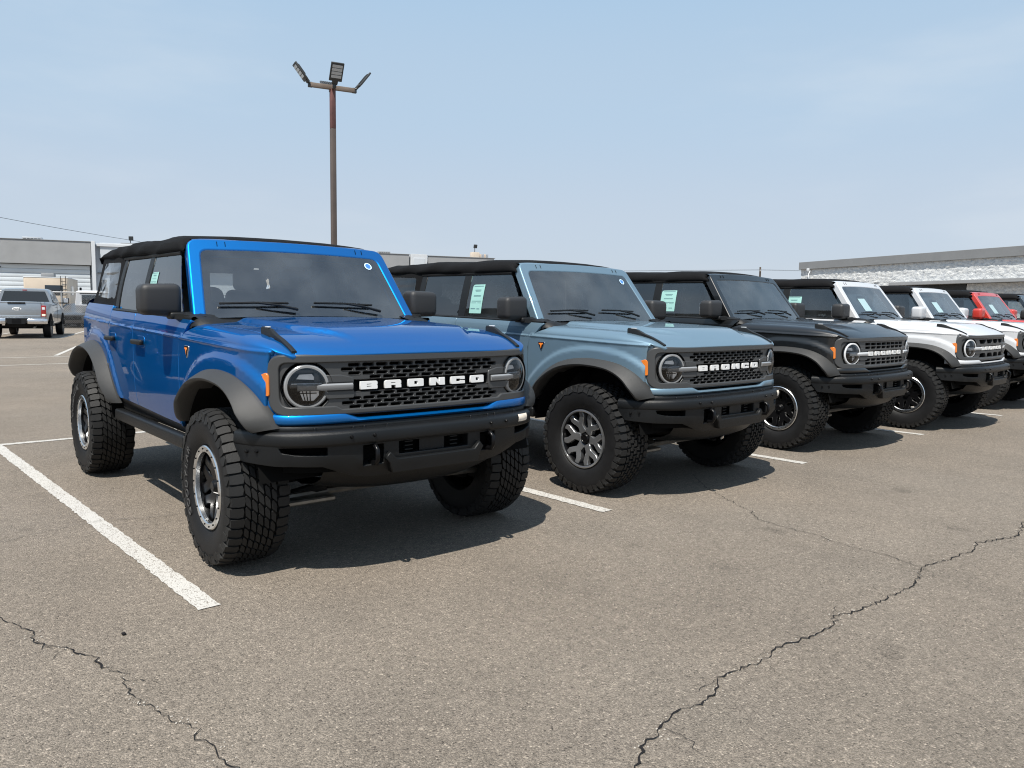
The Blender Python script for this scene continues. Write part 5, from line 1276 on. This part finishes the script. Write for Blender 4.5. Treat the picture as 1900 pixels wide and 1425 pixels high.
def sedan(loc, rz, pm, label, h=1.0):
    r = empty('sedan', (*loc, 0), rz, label, 'car', 'sedans behind the fence')
    b = part('body', 'sd_body', lambda: loft_body([(-.95, .70, .45, .72, .62, .76), (-.80, .86, .28, .80, .78, .84), (.0, .92, .22, .93, .80, .97), (.62, .93, .22, .98, .78, 1.02), (1.35, .93, .22, 1.00, .62, 1.42), (2.2, .93, .22, 1.02, .62, 1.47), (2.9, .92, .24, 1.04, .60, 1.40), (3.5, .90, .28, 1.06, .72, 1.12), (3.75, .84, .35, 1.02, .72, 1.06)]), pm, r)
    part('windscreen', 'sd_ws', lambda: flatq([(-.78, .72, 1.05), (.78, .72, 1.05), (.60, 1.33, 1.42), (-.60, 1.33, 1.42)]), MS['dimglass'], b)
    for s in (-1, 1):
        part('side_window', 'sd_sw%d' % s, lambda: flatq([(s*.905, .95, 1.03), (s*.905, 2.95, 1.07), (s*.66, 2.65, 1.38), (s*.66, 1.45, 1.38)]), MS['bluegl'], b)
        part('headlight', 'sd_hl%d' % s, lambda: rbox((.30, .10, .10), .03, 2, c=(s*.66, -.90, .70)), M['drl'], b)
        mr = part('mirror', 'sd_m%d' % s, lambda: rbox((.2, .12, .14), .04, 2, c=(s*1.02, .95, 1.08)), M['gblk'], b)
        for y in (0, 2.75): simple_wheel(r, (s*.82, y, .33), .33, .22, s, M['alloy'])
    part('grille', 'sd_gr', lambda: rbox((.9, .06, .22), .02, 2, c=(0, -.955, .58)), M['dark'], b)
    return r
sedan((12.05, 53.0), HEAD, PAINT['darkgrey'], 'dark grey sedan facing the lot behind the chain-link fence')
sedan((13.45, 51.55), HEAD, PAINT['slate'], 'dark sedan half hidden behind the rear of the blue vehicle')
def motorhome():
    r = empty('motorhome', (11.45, 57.2, 0), HEAD, 'tan motorhome with roof air conditioner behind the chain-link fence', 'motorhome')
    b = part('body', None, lambda: rbox((2.5, 5.6, 2.35), .10, 3, c=(0, 2.8, 1.95)), MS['tan'], r)
    part('skirt', None, lambda: rbox((2.4, 5.4, .5), .05, 2, c=(0, 2.8, .55)), M['under'], r)
    part('rear_window', None, lambda: rbox((1.0, .04, .62), .05, 2, c=(.42, -.015, 2.30)), MS['dimglass'], b)
    part('roof_unit', None, lambda: rbox((.75, .9, .26), .06, 2, c=(.0, 1.2, 3.26)), MS['conc2'], b)
    part('roof_edge', None, lambda: rbox((2.52, 5.62, .06), .02, 2, c=(0, 2.8, 3.10)), MS['trim'], b)
    l = part('ladder', None, lambda: join(tube([(.82, -.08, .9), (.82, -.08, 3.2)], .02, 6), tube([(1.10, -.08, .9), (1.10, -.08, 3.2)], .02, 6)), M['under'], b)
    for k in range(7): part('rung', 'rung', lambda: tube([(.82, -.08, 0), (1.10, -.08, 0)], .015, 6), M['under'], l, (0, 0, 1.05+.3*k))
    for s in (-1, 1):
        part('side_window', None, lambda: rbox((.03, 1.3, .6), .02, 1, c=(s*1.255, 2.0, 2.3)), MS['dimglass'], b)
        part('mirror', None, lambda: rbox((.14, .2, .4), .04, 2, c=(s*1.42, 5.5, 2.4)), M['gblk'], r)
        for y in (1.3, 4.7): simple_wheel(r, (s*1.02, y, .40), .40, .26, s, M['alloy'])
motorhome()
def van():
    r = empty('van', (13.25, 53.9, 0), HEAD, 'white van seen from behind beside the tan motorhome', 'van')
    b = part('body', None, lambda: loft_body([(-.05, .95, .45, 1.25, .80, 2.18), (.05, .99, .40, 1.25, .84, 2.26), (3.0, 1.0, .40, 1.25, .86, 2.28), (3.9, .99, .40, 1.22, .80, 2.1), (4.6, .97, .42, 1.15, .78, 1.30), (5.2, .92, .5, 1.0, .75, 1.05)]), PAINT['white'], r)
    part('rear_window', None, lambda: rbox((1.1, .04, .55), .06, 2, c=(0, -.06, 1.72)), MS['dimglass'], b)
    part('trim_frame', None, lambda: rbox((1.3, .02, .08), .01, 1, c=(0, -.06, 2.10)), M['dark'], b)
    for s in (-1, 1):
        part('tail_light', None, lambda: rbox((.10, .06, .26), .02, 2, c=(s*.86, -.05, 1.10)), M['red'], b)
        for y in (.9, 4.2): simple_wheel(r, (s*.86, y, .37), .37, .24, s, M['alloy'])
    part('bumper', None, lambda: rbox((1.8, .16, .2), .04, 2, c=(0, -.1, .55)), M['blk'], r)
van()
